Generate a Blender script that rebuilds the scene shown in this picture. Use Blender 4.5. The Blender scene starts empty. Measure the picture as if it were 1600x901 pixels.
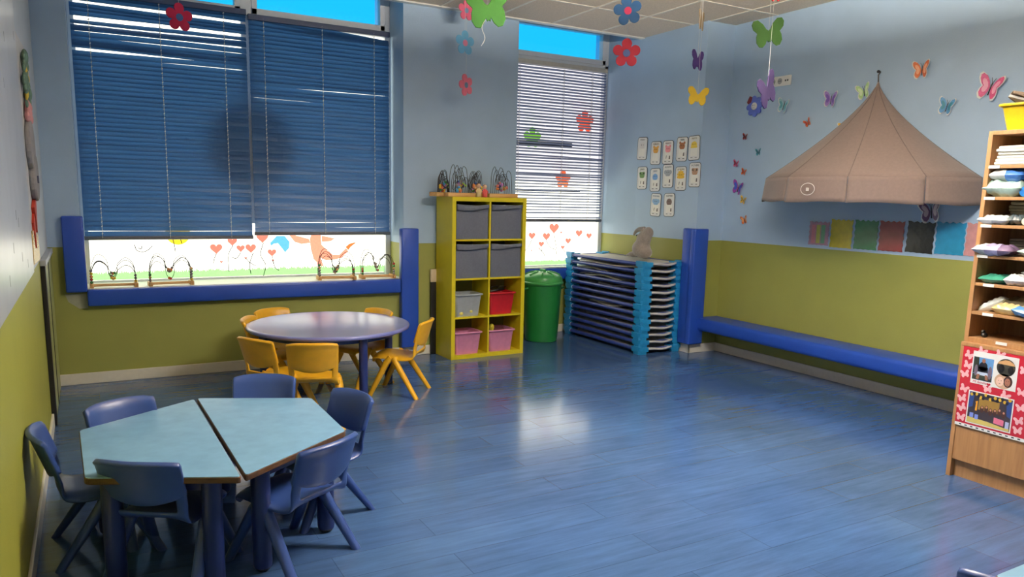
import bpy, bmesh, math, random
from mathutils import Vector, Matrix, Euler
random.seed(7)
S = bpy.context.scene
COL = S.collection
PI = math.pi

# ---------------------------------------------------------------- camera
F_PX, YAW, PITCH, ROLL, CAM_H, CY = 1171.9, .5144, .1632, .0227, 1.472, 500.9
cy_, sy_ = math.cos(YAW), math.sin(YAW)
fw = Vector((sy_*math.cos(PITCH), cy_*math.cos(PITCH), -math.sin(PITCH)))
rt0 = Vector((cy_, -sy_, 0)); up0 = rt0.cross(fw)
rt = rt0*math.cos(ROLL) + up0*math.sin(ROLL)
up = up0*math.cos(ROLL) - rt0*math.sin(ROLL)
cam = bpy.data.cameras.new('camera')
cam.sensor_fit = 'HORIZONTAL'; cam.sensor_width = 36.0
cam.lens = F_PX*36.0/1600.0
cam.shift_y = (CY-450.5)/1600.0
cam.clip_start = .05
camo = bpy.data.objects.new('camera', cam); COL.objects.link(camo)
M = Matrix((rt, up, -fw)).transposed().to_4x4(); M.translation = (0, 0, CAM_H)
camo.matrix_world = M
S.camera = camo
CAM = Vector((0, 0, CAM_H))

# ---------------------------------------------------------------- world, exposure
S.view_settings.view_transform = 'Standard'
S.view_settings.look = 'None'
S.view_settings.gamma = 1.0
S.view_settings.use_curve_mapping = False
S.view_settings.exposure = 0.45
S.cycles.use_denoising = True
S.cycles.max_bounces = 8
S.cycles.diffuse_bounces = 5
S.cycles.sample_clamp_indirect = 5.0
PANE_STRENGTH = 2.0
FILL_STRENGTH = 102.0
SKY_STRENGTH = 1.0
W = bpy.data.worlds.new('sky'); S.world = W; W.use_nodes = True
_bg = W.node_tree.nodes['Background']
_bg.inputs[0].default_value = (.012, .47, .90, 1); _bg.inputs[1].default_value = SKY_STRENGTH

# ---------------------------------------------------------------- materials
def lin(c):
    out = []
    for v in c[:3]:
        v /= 255.0
        out.append(v/12.92 if v <= .04045 else ((v+.055)/1.055)**2.4)
    return (*out, 1.0)
_M = {}
def mat(name, col, rough=.5, metal=0.0, var=.06, scale=30.0, bump=0.0, bscale=200.0, coat=0.0, spec=.5, stretch=(1,1,1), trans=0.0, alpha=1.0, sheen=0.0):
    if name in _M: return _M[name]
    m = bpy.data.materials.new(name); m.use_nodes = True; nt = m.node_tree; N = nt.nodes; K = nt.links
    b = N['Principled BSDF']
    b.inputs['Roughness'].default_value = rough; b.inputs['Metallic'].default_value = metal
    b.inputs['Coat Weight'].default_value = coat; b.inputs['Coat Roughness'].default_value = .1
    b.inputs['Specular IOR Level'].default_value = spec
    b.inputs['Transmission Weight'].default_value = trans; b.inputs['Alpha'].default_value = alpha
    b.inputs['Sheen Weight'].default_value = sheen
    tc = N.new('ShaderNodeTexCoord'); mp = N.new('ShaderNodeMapping'); mp.inputs['Scale'].default_value = stretch
    K.new(tc.outputs['Object'], mp.inputs[0])
    nz = N.new('ShaderNodeTexNoise'); nz.inputs['Scale'].default_value = scale; nz.inputs['Detail'].default_value = 4
    K.new(mp.outputs[0], nz.inputs['Vector'])
    hv = N.new('ShaderNodeHueSaturation'); hv.inputs['Color'].default_value = lin(col)
    mr = N.new('ShaderNodeMapRange'); mr.inputs[1].default_value = .3; mr.inputs[2].default_value = .7
    mr.inputs[3].default_value = 1-var; mr.inputs[4].default_value = 1+var
    K.new(nz.outputs['Fac'], mr.inputs[0]); K.new(mr.outputs[0], hv.inputs['Value']); K.new(hv.outputs[0], b.inputs['Base Color'])
    if bump:
        n2 = N.new('ShaderNodeTexNoise'); n2.inputs['Scale'].default_value = bscale; n2.inputs['Detail'].default_value = 3
        K.new(mp.outputs[0], n2.inputs['Vector'])
        bp = N.new('ShaderNodeBump'); bp.inputs['Strength'].default_value = bump; bp.inputs['Distance'].default_value = .004
        K.new(n2.outputs['Fac'], bp.inputs['Height']); K.new(bp.outputs[0], b.inputs['Normal'])
    _M[name] = m; return m

def translucent(name, col, mix=.6, rough=.4, strong=1.0):
    if name in _M: return _M[name]
    m = bpy.data.materials.new(name); m.use_nodes = True; nt = m.node_tree; N = nt.nodes; K = nt.links
    N.remove(N['Principled BSDF'])
    c = lin(col)
    tc = N.new('ShaderNodeTexCoord'); nz = N.new('ShaderNodeTexNoise'); nz.inputs['Scale'].default_value = 60
    K.new(tc.outputs['Object'], nz.inputs['Vector'])
    hv = N.new('ShaderNodeHueSaturation'); hv.inputs['Color'].default_value = c
    mr = N.new('ShaderNodeMapRange'); mr.inputs[3].default_value = .85; mr.inputs[4].default_value = 1.12
    K.new(nz.outputs['Fac'], mr.inputs[0]); K.new(mr.outputs[0], hv.inputs['Value'])
    d = N.new('ShaderNodeBsdfPrincipled'); d.inputs['Roughness'].default_value = rough
    t = N.new('ShaderNodeBsdfTranslucent')
    K.new(hv.outputs[0], d.inputs['Base Color']); K.new(hv.outputs[0], t.inputs[0])
    mx = N.new('ShaderNodeMixShader'); mx.inputs[0].default_value = mix
    K.new(d.outputs[0], mx.inputs[1]); K.new(t.outputs[0], mx.inputs[2]); K.new(mx.outputs[0], N['Material Output'].inputs[0])
    _M[name] = m; return m

def emit(name, col, strength):
    if name in _M: return _M[name]
    m = bpy.data.materials.new(name); m.use_nodes = True; nt = m.node_tree; N = nt.nodes; K = nt.links
    N.remove(N['Principled BSDF'])
    e = N.new('ShaderNodeEmission'); e.inputs[1].default_value = strength
    tc = N.new('ShaderNodeTexCoord'); nz = N.new('ShaderNodeTexNoise'); nz.inputs['Scale'].default_value = 3
    K.new(tc.outputs['Object'], nz.inputs['Vector'])
    hv = N.new('ShaderNodeHueSaturation'); hv.inputs['Color'].default_value = lin(col)
    mr = N.new('ShaderNodeMapRange'); mr.inputs[3].default_value = .93; mr.inputs[4].default_value = 1.05
    K.new(nz.outputs['Fac'], mr.inputs[0]); K.new(mr.outputs[0], hv.inputs['Value']); K.new(hv.outputs[0], e.inputs[0])
    K.new(e.outputs[0], N['Material Output'].inputs[0])
    _M[name] = m; return m

def wall_mat(name, upper, lower, h):
    """painted plaster, two colours meeting at height h (world z)"""
    m = mat(name, upper, .55, var=.03, scale=4, bump=.25, bscale=160)
    nt = m.node_tree; N = nt.nodes; K = nt.links; b = N['Principled BSDF']
    hv = [n for n in N if n.type == 'HUE_SAT'][0]
    g = N.new('ShaderNodeNewGeometry'); sx = N.new('ShaderNodeSeparateXYZ'); K.new(g.outputs['Position'], sx.inputs[0])
    lt = N.new('ShaderNodeMath'); lt.operation = 'LESS_THAN'; lt.inputs[1].default_value = h; K.new(sx.outputs[2], lt.inputs[0])
    mx = N.new('ShaderNodeMix'); mx.data_type = 'RGBA'
    mx.inputs['A'].default_value = lin(upper); mx.inputs['B'].default_value = lin(lower)
    K.new(lt.outputs[0], mx.inputs['Factor']); K.new(mx.outputs['Result'], hv.inputs['Color'])
    return m

def floor_mat():
    m = bpy.data.materials.new('blue plank vinyl'); m.use_nodes = True; nt = m.node_tree; N = nt.nodes; K = nt.links
    b = N['Principled BSDF']
    tc = N.new('ShaderNodeTexCoord')
    br = N.new('ShaderNodeTexBrick'); br.inputs['Scale'].default_value = 1.0
    br.inputs['Brick Width'].default_value = 1.25; br.inputs['Row Height'].default_value = .19
    br.inputs['Mortar Size'].default_value = .0016; br.inputs['Mortar Smooth'].default_value = .2
    br.inputs['Bias'].default_value = 0; br.offset = .37
    br.inputs['Color1'].default_value = lin((61, 89, 132)); br.inputs['Color2'].default_value = lin((67, 97, 140)); br.inputs['Mortar'].default_value = lin((46, 68, 104))
    K.new(tc.outputs['Object'], br.inputs['Vector'])
    mp = N.new('ShaderNodeMapping'); mp.inputs['Scale'].default_value = (1.2, 11, 1); K.new(tc.outputs['Object'], mp.inputs[0])
    n1 = N.new('ShaderNodeTexNoise'); n1.inputs['Scale'].default_value = 2.4; n1.inputs['Detail'].default_value = 8; n1.inputs['Roughness'].default_value = .68
    K.new(mp.outputs[0], n1.inputs['Vector'])
    n2 = N.new('ShaderNodeTexNoise'); n2.inputs['Scale'].default_value = 1.1; n2.inputs['Detail'].default_value = 4; K.new(tc.outputs['Object'], n2.inputs['Vector'])
    ad = N.new('ShaderNodeMath'); ad.operation = 'ADD'; K.new(n1.outputs[0], ad.inputs[0]); K.new(n2.outputs[0], ad.inputs[1])
    mr = N.new('ShaderNodeMapRange'); mr.inputs[1].default_value = .6; mr.inputs[2].default_value = 1.4; mr.inputs[3].default_value = .62; mr.inputs[4].default_value = 1.38
    K.new(ad.outputs[0], mr.inputs[0])
    hv = N.new('ShaderNodeHueSaturation'); K.new(br.outputs['Color'], hv.inputs['Color']); K.new(mr.outputs[0], hv.inputs['Value'])
    K.new(hv.outputs[0], b.inputs['Base Color'])
    rr = N.new('ShaderNodeMapRange'); rr.inputs[1].default_value = .3; rr.inputs[2].default_value = .7; rr.inputs[3].default_value = .11; rr.inputs[4].default_value = .19
    K.new(n1.outputs[0], rr.inputs[0]); K.new(rr.outputs[0], b.inputs['Roughness'])
    b.inputs['Specular IOR Level'].default_value = .6
    bp = N.new('ShaderNodeBump'); bp.inputs['Strength'].default_value = .25; bp.inputs['Distance'].default_value = .002
    K.new(br.outputs['Fac'], bp.inputs['Height']); bp.invert = True
    K.new(bp.outputs[0], b.inputs['Normal'])
    return m

def wood_mat(name, c1, c2, rough=.45, axis='z', scale=1.0):
    if name in _M: return _M[name]
    m = bpy.data.materials.new(name); m.use_nodes = True; nt = m.node_tree; N = nt.nodes; K = nt.links
    b = N['Principled BSDF']; b.inputs['Roughness'].default_value = rough
    tc = N.new('ShaderNodeTexCoord'); mp = N.new('ShaderNodeMapping')
    s = {'x': (1.5, 22, 22), 'y': (22, 1.5, 22), 'z': (22, 22, 1.5)}[axis]
    mp.inputs['Scale'].default_value = tuple(q*scale for q in s); K.new(tc.outputs['Object'], mp.inputs[0])
    nz = N.new('ShaderNodeTexNoise'); nz.inputs['Scale'].default_value = 2; nz.inputs['Detail'].default_value = 5; nz.inputs['Distortion'].default_value = .4
    K.new(mp.outputs[0], nz.inputs['Vector'])
    mx = N.new('ShaderNodeMix'); mx.data_type = 'RGBA'; mx.inputs['A'].default_value = lin(c1); mx.inputs['B'].default_value = lin(c2)
    mr = N.new('ShaderNodeMapRange'); mr.inputs[1].default_value = .35; mr.inputs[2].default_value = .65; K.new(nz.outputs[0], mr.inputs[0])
    K.new(mr.outputs[0], mx.inputs['Factor']); K.new(mx.outputs['Result'], b.inputs['Base Color'])
    _M[name] = m; return m

# ---------------------------------------------------------------- mesh helpers
def B(): return bmesh.new()
def xf(bm, geom_verts, mtx): bmesh.ops.transform(bm, matrix=mtx, verts=geom_verts)
def add_box(bm, lo, hi, bev=0.0, seg=2, mtx=None):
    t = bmesh.new()
    bmesh.ops.create_cube(t, size=1)
    c = [(a+b)/2 for a, b in zip(lo, hi)]; s = [abs(b-a) for a, b in zip(lo, hi)]
    bmesh.ops.transform(t, matrix=Matrix.Translation(c) @ Matrix.Diagonal((*s, 1)), verts=t.verts)
    if bev > 0:
        bmesh.ops.bevel(t, geom=t.edges[:], offset=min(bev, min(s)*.49), segments=seg, profile=.5, affect='EDGES')
    if mtx is not None: bmesh.ops.transform(t, matrix=mtx, verts=t.verts)
    merge(bm, t); return bm
def merge(bm, t):
    me = bpy.data.meshes.new('tmp'); t.to_mesh(me); t.free(); bm.from_mesh(me); bpy.data.meshes.remove(me)
def add_lathe(bm, prof, n=24, mtx=None, cap=True, arc=2*PI):
    t = bmesh.new(); rings = []
    for r, z in prof:
        rings.append([t.verts.new((r*math.cos(arc*i/n), r*math.sin(arc*i/n), z)) for i in range(n)])
    for a, b in zip(rings, rings[1:]):
        for i in range(n):
            j = (i+1) % n
            t.faces.new((a[i], a[j], b[j], b[i]))
    if cap:
        t.faces.new(rings[0][::-1]); t.faces.new(rings[-1])
    if mtx is not None: bmesh.ops.transform(t, matrix=mtx, verts=t.verts)
    merge(bm, t); return bm
def add_tube(bm, pts, r, n=8, closed=False, r2=None, cap=True):
    pts = [Vector(p) for p in pts]; t = bmesh.new(); rings = []
    m = len(pts); prev = None
    for i, p in enumerate(pts):
        if closed: d = pts[(i+1) % m]-pts[i-1]
        else: d = pts[min(i+1, m-1)]-pts[max(i-1, 0)]
        d.normalize()
        if prev is None:
            a = Vector((0, 0, 1)) if abs(d.z) < .9 else Vector((1, 0, 0))
            u = d.cross(a).normalized()
        else:
            u = (prev - d*prev.dot(d)).normalized()
        prev = u; v = d.cross(u)
        rr = r if r2 is None else r+(r2-r)*i/(m-1)
        rings.append([t.verts.new(p+u*rr*math.cos(2*PI*k/n)+v*rr*math.sin(2*PI*k/n)) for k in range(n)])
    prs = list(zip(rings, rings[1:])) + ([(rings[-1], rings[0])] if closed else [])
    for a, b in prs:
        for k in range(n): t.faces.new((a[k], a[(k+1) % n], b[(k+1) % n], b[k]))
    if cap and not closed:
        t.faces.new(rings[0][::-1]); t.faces.new(rings[-1])
    merge(bm, t); return bm
def add_prism(bm, poly, z0, z1, mtx=None, bev=0.0):
    t = bmesh.new()
    vs = [t.verts.new((x, y, z0)) for x, y in poly]
    f = t.faces.new(vs)
    r = bmesh.ops.extrude_face_region(t, geom=[f])
    bmesh.ops.translate(t, verts=[v for v in r['geom'] if isinstance(v, bmesh.types.BMVert)], vec=(0, 0, z1-z0))
    bmesh.ops.recalc_face_normals(t, faces=t.faces)
    if bev:
        es = [e for e in t.edges if abs(e.verts[0].co.z-e.verts[1].co.z) < 1e-6]
        bmesh.ops.bevel(t, geom=es, offset=bev, segments=2, profile=.5, affect='EDGES')
    if mtx is not None: bmesh.ops.transform(t, matrix=mtx, verts=t.verts)
    merge(bm, t); return bm
def add_sphere(bm, c, r, sc=(1, 1, 1), n=14, mtx=None):
    t = bmesh.new(); bmesh.ops.create_uvsphere(t, u_segments=n, v_segments=max(6, n*2//3), radius=r)
    mm = Matrix.Translation(c) @ (mtx or Matrix.Identity(4)) @ Matrix.Diagonal((*sc, 1))
    bmesh.ops.transform(t, matrix=mm, verts=t.verts); merge(bm, t); return bm
def add_grid(bm, fn, nu, nv):
    g = [[bm.verts.new(fn(i/(nu-1), j/(nv-1))) for i in range(nu)] for j in range(nv)]
    fs = []
    for j in range(nv-1):
        for i in range(nu-1):
            fs.append(bm.faces.new((g[j][i], g[j][i+1], g[j+1][i+1], g[j+1][i])))
    return g, fs
def obj(name, bm, m, parent=None, smooth=False, loc=None, solid=0.0, subd=0, ang=None):
    me = bpy.data.meshes.new(name)
    bmesh.ops.recalc_face_normals(bm, faces=bm.faces)
    bm.to_mesh(me); bm.free()
    if m is not None: me.materials.append(m)
    o = bpy.data.objects.new(name, me); COL.objects.link(o)
    if parent is not None: o.parent = parent
    if loc is not None: o.location = loc
    if smooth or ang:
        for p in me.polygons: p.use_smooth = True
        if ang or smooth == 'a':
            me.set_sharp_from_angle(angle=math.radians(ang or 40))
    if solid:
        s = o.modifiers.new('solid', 'SOLIDIFY'); s.thickness = solid; s.offset = 0
    if subd:
        s = o.modifiers.new('sub', 'SUBSURF'); s.levels = subd; s.render_levels = subd
    return o
def tag(o, label, cat, group=None, kind=None):
    o['label'] = label; o['category'] = cat
    if group: o['group'] = group
    if kind: o['kind'] = kind
    return o
def thing(name, label, cat, loc=(0, 0, 0), rz=0.0, group=None):
    o = bpy.data.objects.new(name, None); COL.objects.link(o); o.empty_display_size = .05
    o.location = loc; o.rotation_euler = (0, 0, rz)
    return tag(o, label, cat, group)
def struct(name, bm, m, parent=None, **k):
    o = obj(name, bm, m, parent, **k)
    if parent is None: o['kind'] = 'structure'
    return o
def copy_tree(o, parent=None):
    c = o.copy(); COL.objects.link(c)
    if parent is not None: c.parent = parent
    for ch in o.children: copy_tree(ch, c)
    return c
FACE_X = Matrix(((0, 0, -1), (-1, 0, 0), (0, 1, 0))).to_4x4()      # local x -> -y, y -> z, z(normal) -> -x : on the right wall
FACE_Y = Matrix(((1, 0, 0), (0, 0, -1), (0, 1, 0))).to_4x4()       # local x -> x, y -> z, z(normal) -> -y : on the window wall
FACE_L = Matrix(((0, 0, 1), (1, 0, 0), (0, 1, 0))).to_4x4()        # on the left wall
def place(o, loc, face, spin=0.0):
    o.matrix_world = Matrix.Translation(loc) @ face @ Matrix.Rotation(spin, 4, 'Z'); return o
def round_rect(w, h, r, n=5):
    p = []
    for cx, cy, a0 in ((w/2-r, h/2-r, 0), (-w/2+r, h/2-r, 90), (-w/2+r, -h/2+r, 180), (w/2-r, -h/2+r, 270)):
        for i in range(n+1):
            a = math.radians(a0+90*i/n); p.append((cx+r*math.cos(a), cy+r*math.sin(a)))
    return p
def text_mesh(name, body, size, m, parent, mtx, depth=.0004, align='CENTER', shear=0.0):
    cu = bpy.data.curves.new(name, 'FONT'); cu.body = body; cu.size = size; cu.align_x = align; cu.align_y = 'CENTER'; cu.extrude = depth; cu.shear = shear
    cu.resolution_u = 2
    tmp = bpy.data.objects.new('tmp_text', cu); COL.objects.link(tmp)
    bpy.context.view_layer.update()
    me = bpy.data.meshes.new_from_object(tmp.evaluated_get(bpy.context.evaluated_depsgraph_get()))
    bpy.data.objects.remove(tmp); bpy.data.curves.remove(cu)
    me.materials.clear(); me.materials.append(m)
    o = bpy.data.objects.new(name, me); COL.objects.link(o); o.parent = parent; o.matrix_local = mtx
    return o
def T(x, y, z=0.0): return Matrix.Translation((x, y, z))
def heart(s, n=14):
    p = []
    for i in range(2*n):
        t = 2*PI*i/(2*n); x = 16*math.sin(t)**3; y = 13*math.cos(t)-5*math.cos(2*t)-2*math.cos(3*t)-math.cos(4*t)
        p.append((x*s/32, y*s/32))
    return p[::-1]
def circle(r, n=24, cx=0, cy=0, ry=None): return [(cx+r*math.cos(2*PI*i/n), cy+(ry or r)*math.sin(2*PI*i/n)) for i in range(n)]

# colours
BLUE_WALL = (172, 198, 223); GREEN_WALL = (152, 156, 80)
m_back = wall_mat('paint_back', BLUE_WALL, GREEN_WALL, 1.037)
m_right = wall_mat('paint_right', BLUE_WALL, GREEN_WALL, 1.10)
m_left = wall_mat('paint_left', (196, 204, 212), (160, 160, 62), 1.03)
m_white = mat('white_paint', (236, 236, 230), .4, var=.02)
m_pvc = mat('white_pvc', (222, 226, 230), .35, var=.02)
m_navy = mat('blue_vinyl', (30, 70, 168), .36, var=.05, scale=6, bump=.15, bscale=60)
m_black = mat('black', (18, 18, 20), .4)
m_string = mat('string', (225, 225, 222), .7)
m_wire = mat('wire', (32, 34, 42), .4)

# ---------------------------------------------------------------- the room
YB, XR, XL, HC, Y1, XP = 6.414, 5.415, -.267, 3.108, 5.44, 5.075
SILL = .725
b = B(); add_box(b, (-.45, -3.2, -.1), (5.6, 7.2, 0)); struct('floor', b, floor_mat())
m_ceil = mat('ceiling_tile', (232, 215, 192), .9, var=.10, scale=90, bump=.5, bscale=120)
b = B(); add_box(b, (-.42, -3.1, HC), (5.56, YB-.03, HC+.04)); struct('ceiling', b, m_ceil)
b = B()
gx = [3.955+.575*k for k in range(-7, 3)]; gy = [5.64+.69*k for k in range(-12, 1)]
for x in gx: add_box(b, (x-.012, -3.05, HC-.004), (x+.012, YB-.03, HC+.002))
for y in gy: add_box(b, (XL, y-.012, HC-.0035), (XR, y+.012, HC+.002))
struct('trim_1', b, mat('grid_white', (246, 238, 222), .5))
b = B(); add_box(b, (XL, YB-.06, HC-.012), (XP, YB-.0, HC+.05)); struct('trim_2', b, m_white)
b = B(); add_box(b, (-.45, -3.2, 3.42), (5.6, 7.2, 3.5)); struct('ceiling_slab', b, m_white)
b = B()
add_box(b, (-.42, YB, 0), (-.05, 7.15, 3.45)); add_box(b, (-.05, YB, 0), (2.48, 7.15, SILL)); add_box(b, (2.48, YB, 0), (3.63, 7.15, 3.45))
add_box(b, (3.63, 6.95, 0), (5.2, 7.15, .73)); add_box(b, (-.05, 6.9, 3.3), (2.48, 7.15, 3.45)); add_box(b, (3.63, 7.0, 3.3), (5.2, 7.15, 3.45))
struct('wall_back', b, m_back)
b = B()
add_box(b, (XR, -3.1, 0), (5.56, Y1+.02, 3.45))
add_prism(b, [(XP, Y1), (5.56, Y1), (5.56, 7.15), (5.03, 7.15), (5.045, 6.70), (XP, 6.38)], 0, 3.45)
struct('wall_right', b, m_right)
b = B(); add_box(b, (-.42, -3.1, 0), (XL, YB, 3.45)); struct('wall_left', b, m_left)
b = B(); add_box(b, (-.42, -3.2, 0), (5.56, -3.0, 3.45)); struct('wall_front', b, m_white)
# baseboards
def board(name, pts):
    b = B()
    for (x0, y0), (x1, y1), n in pts:
        n = Vector((*n, 0)); a = Vector((x0, y0, 0)); c = Vector((x1, y1, 0))
        lo = [min(a[i], c[i], a[i]+n[i]*.014, c[i]+n[i]*.014) for i in range(2)]; hi = [max(a[i], c[i], a[i]+n[i]*.014, c[i]+n[i]*.014) for i in range(2)]
        add_box(b, (*lo, 0), (*hi, .085), .004)
    struct(name, b, mat('board_white', (228, 222, 206), .4, var=.03))
board('baseboard_back', [((XL, YB), (3.63, YB), (0, -1)), ((3.63, 6.95), (5.03, 6.95), (0, -1))])
board('baseboard_right', [((XR, -3), (XR, Y1), (-1, 0)), ((XP-.014, Y1), (XR, Y1), (0, -1)), ((XP, Y1-.014), (XP, 6.36), (-1, 0))])
board('baseboard_left', [((XL, -3), (XL, 5.30), (1, 0))])

# ---------------------------------------------------------------- windows
m_pane = emit('daylit_pane', (255, 252, 232), PANE_STRENGTH)
def clear_glass():
    m = bpy.data.materials.new('clear_glass'); m.use_nodes = True; N = m.node_tree.nodes; K = m.node_tree.links
    N.remove(N['Principled BSDF']); t = N.new('ShaderNodeBsdfTransparent'); g = N.new('ShaderNodeBsdfGlossy'); g.inputs[1].default_value = .03
    t.inputs[0].default_value = (.93, .98, 1, 1)
    fr = N.new('ShaderNodeFresnel'); fr.inputs[0].default_value = 1.3; mx = N.new('ShaderNodeMixShader')
    K.new(fr.outputs[0], mx.inputs[0]); K.new(t.outputs[0], mx.inputs[1]); K.new(g.outputs[0], mx.inputs[2]); K.new(mx.outputs[0], N['Material Output'].inputs[0]); return m
m_glass = clear_glass()
m_heart = translucent('painted_heart', (206, 108, 98), .9)
m_line = mat('drawn_line', (60, 60, 58), .7)
def window(name, x0, x1, y, z0, zt0, zt1, ztop, mull, m_frame, zsplit=None):
    """pane plane at y; frame in front of it"""
    b = B(); d0, d1 = y-.055, y+.03
    add_box(b, (x0, d0, z0), (x0+.05, d1, ztop), .006); add_box(b, (x1-.05, d0, z0), (x1, d1, ztop), .006)
    add_box(b, (x0, d0, zt0), (x1, d1, zt1), .006); add_box(b, (x0, d0, ztop-.05), (x1, d1, ztop), .006)
    add_box(b, (x0, y-.012, z0), (x1, d1, z0+.018), .003)
    for xm in mull: add_box(b, (xm-.045, d0-.003, 1.2), (xm+.045, d1, ztop-.02), .006)
    w = struct(name, b, m_frame)
    xs = [x0+.05]+[v for xm in mull for v in (xm-.045, xm+.045)]+[x1-.05]
    b = B(); add_box(b, (x0+.05, y, z0+.01), (x1-.05, y+.008, zsplit or zt0)); obj('frosted_pane', b, m_pane, w)
    if zsplit:
        b = B(); add_box(b, (x0+.05, y, zsplit), (x1-.05, y+.008, zt0)); obj('upper_pane', b, emit('dim_view_pane', (220, 216, 218), 1.25), w)  # dimmer grey glow stands for the shaded building beyond the glass
    for a, c in zip(xs[::2], xs[1::2]):
        b = B()  # transom sash
        s0, s1 = zt1, ztop-.05
        for lo, hi in (((a, s0), (a+.045, s1)), ((c-.045, s0), (c, s1)), ((a, s0), (c, s0+.05)), ((a, s1-.04), (c, s1))):
            add_box(b, (lo[0], d0-.012, lo[1]), (hi[0], d1-.02, hi[1]), .005)
        sa = obj('transom_sash', b, m_pvc, w)
        b = B(); add_box(b, (a+.04, y-.01, s0+.04), (c-.04, y-.004, s1-.03)); obj('glass', b, m_glass, sa)
    return w
w1 = window('window_1', -.05, 2.48, 6.80, SILL+.0, 2.86, 2.91, 3.3, [1.235], m_pvc)
w2 = window('window_2', 3.63, 5.045, 6.97, .73, 2.86, 2.90, 3.3, [], m_pvc, 1.64)
b = B(); add_box(b, (-.048, 6.40, .712), (2.478, 6.802, .7262), .003); obj('window_sill', b, m_white, w1)
b = B(); add_box(b, (3.64, 6.87, .722), (5.03, 6.972, .7355), .003); obj('window_sill', b, m_white, w2)
def drawing(parent, name, poly, yy, m, off=0.0):
    b = B(); b.faces.new([b.verts.new((p[0], p[1], 0)) for p in poly]); o = obj(name, b, m); o.parent = parent; o.matrix_world = Matrix.Translation((0, yy-.002-off, 0)) @ FACE_Y; return o
def line(parent, pts, yy, r=.0033, m=None, name='drawn_stem'):
    P = []
    for i in range(len(pts)-1):
        for k in range(5):
            t = k/5; p0 = Vector(pts[max(i-1, 0)]); p1 = Vector(pts[i]); p2 = Vector(pts[i+1]); p3 = Vector(pts[min(i+2, len(pts)-1)])
            q = .5*((2*p1)+(p2-p0)*t+(2*p0-5*p1+4*p2-p3)*t*t+(3*p1-p0-3*p2+p3)*t**3); P.append(q)
    P.append(Vector(pts[-1]))
    b = B(); add_tube(b, [(p[0], yy-.004, p[1]) for p in P], r, 5); return obj(name, b, m or m_line, parent)
def grass(parent, x0, x1, z0, h, yy):
    b = B(); n = int((x1-x0)/.008); poly = [(x0, z0)]
    top = []
    for i in range(n+1):
        x = x0+(x1-x0)*i/n; top.append((x, z0+h*(.72+.28*random.random())*(1 if i % 2 else .78)))
    for (xa, za), (xb, zb2) in zip(top, top[1:]):
        b.faces.new([b.verts.new(q) for q in ((xa, z0, 0), (xb, z0, 0), (xb, zb2, 0), (xa, za, 0))])
    o = obj('painted_grass', b, translucent('painted_grass', (138, 190, 130), .9)); o.parent = parent; o.matrix_world = Matrix.Translation((0, yy-.003, 0)) @ FACE_Y
Y_W1 = 6.80; Y_W2 = 6.97
for (x, z, s) in ((.939, .986, .10), (1.071, 1.044, .08), (1.137, .985, .07), (1.221, .985, .09), (1.321, 1.076, .10), (1.399, .945, .075), (.976, .871, .026), (1.176, .9, .025), (1.406, .875, .022)):
    drawing(w1, 'painted_heart', [(x+a, z+c) for a, c in heart(s)], Y_W1, m_heart)
for pts in ([(.937, .94), (.92, .9), (.912, .86)], [(1.076, 1.01), (1.036, .931), (1.035, .787)], [(1.24, .945), (1.208, .85), (1.215, .762)], [(1.176, .9), (1.209, .86), (1.259, .83)],
            [(1.328, 1.03), (1.301, .927), (1.341, .837), (1.319, .739)], [(1.4, .91), (1.408, .846)], [(1.406, .875), (1.42, .815), (1.455, .785)],
            [(1.137, .95), (1.10, .90), (1.06, .91)], [(.319, 1.025), (.333, .98), (.377, .966), (.419, .983), (.449, 1.015)], [(.345, 1.0), (.36, .99), (.372, 1.0), (.368, 1.015)],
            [(.60, 1.09), (.612, 1.03), (.62, .96)], [(.66, 1.09), (.672, 1.03)]):
    line(w1, pts, Y_W1)
drawing(w1, 'painted_sun', circle(.095, 24, .645, 1.115), Y_W1, translucent('painted_yellow', (222, 188, 48), .9))
drawing(w1, 'painted_sleeve', [(1.385, 1.028), (1.409, 1.053), (1.443, 1.09), (1.511, 1.09), (1.554, 1.037), (1.548, .982), (1.513, .943), (1.484, .983), (1.452, 1.025), (1.414, 1.02), (1.394, 1.0)], Y_W1, translucent('painted_blue', (84, 154, 194), .9))
m_salm = translucent('painted_salmon', (214, 134, 116), .9)
drawing(w1, 'painted_figure', [(1.733, 1.06), (1.76, 1.13), (1.831, 1.13), (1.838, 1.009), (1.899, .947), (1.94, .916), (2.002, .914), (2.066, .975), (2.087, .944), (2.012, .883), (1.939, .868), (1.877, .866), (1.826, .89), (1.855, .815), (1.80, .811), (1.795, .847), (1.765, .878), (1.741, .97)], Y_W1, m_salm)
drawing(w1, 'painted_wing', [(1.541, 1.111), (1.728, 1.06), (1.737, 1.025), (1.657, 1.016), (1.598, 1.036)], Y_W1, m_salm)
drawing(w1, 'painted_wing', [(1.84, 1.09), (1.963, 1.064), (1.921, 1.038), (1.842, 1.034)], Y_W1, m_salm)
drawing(w1, 'painted_tail', [(2.061, .985), (2.098, 1.015), (2.168, 1.03), (2.109, .985), (2.085, .955)], Y_W1, translucent('painted_orange', (186, 102, 56), .9), .001)
grass(w1, .0, 2.43, SILL+.02, .082, Y_W1)
for (x, z, s) in ((4.161, 1.069, .085), (4.344, 1.061, .095), (4.439, 1.15, .125), (4.282, .978, .07), (4.629, 1.01, .075), (4.56, .94, .05), (4.533, 1.102, .028), (4.771, 1.094, .09), (4.907, 1.065, .075), (4.16, .91, .02), (4.255, .93, .02)):
    drawing(w2, 'painted_heart', [(x+a, z+c) for a, c in heart(s)], Y_W2, m_heart)
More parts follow.
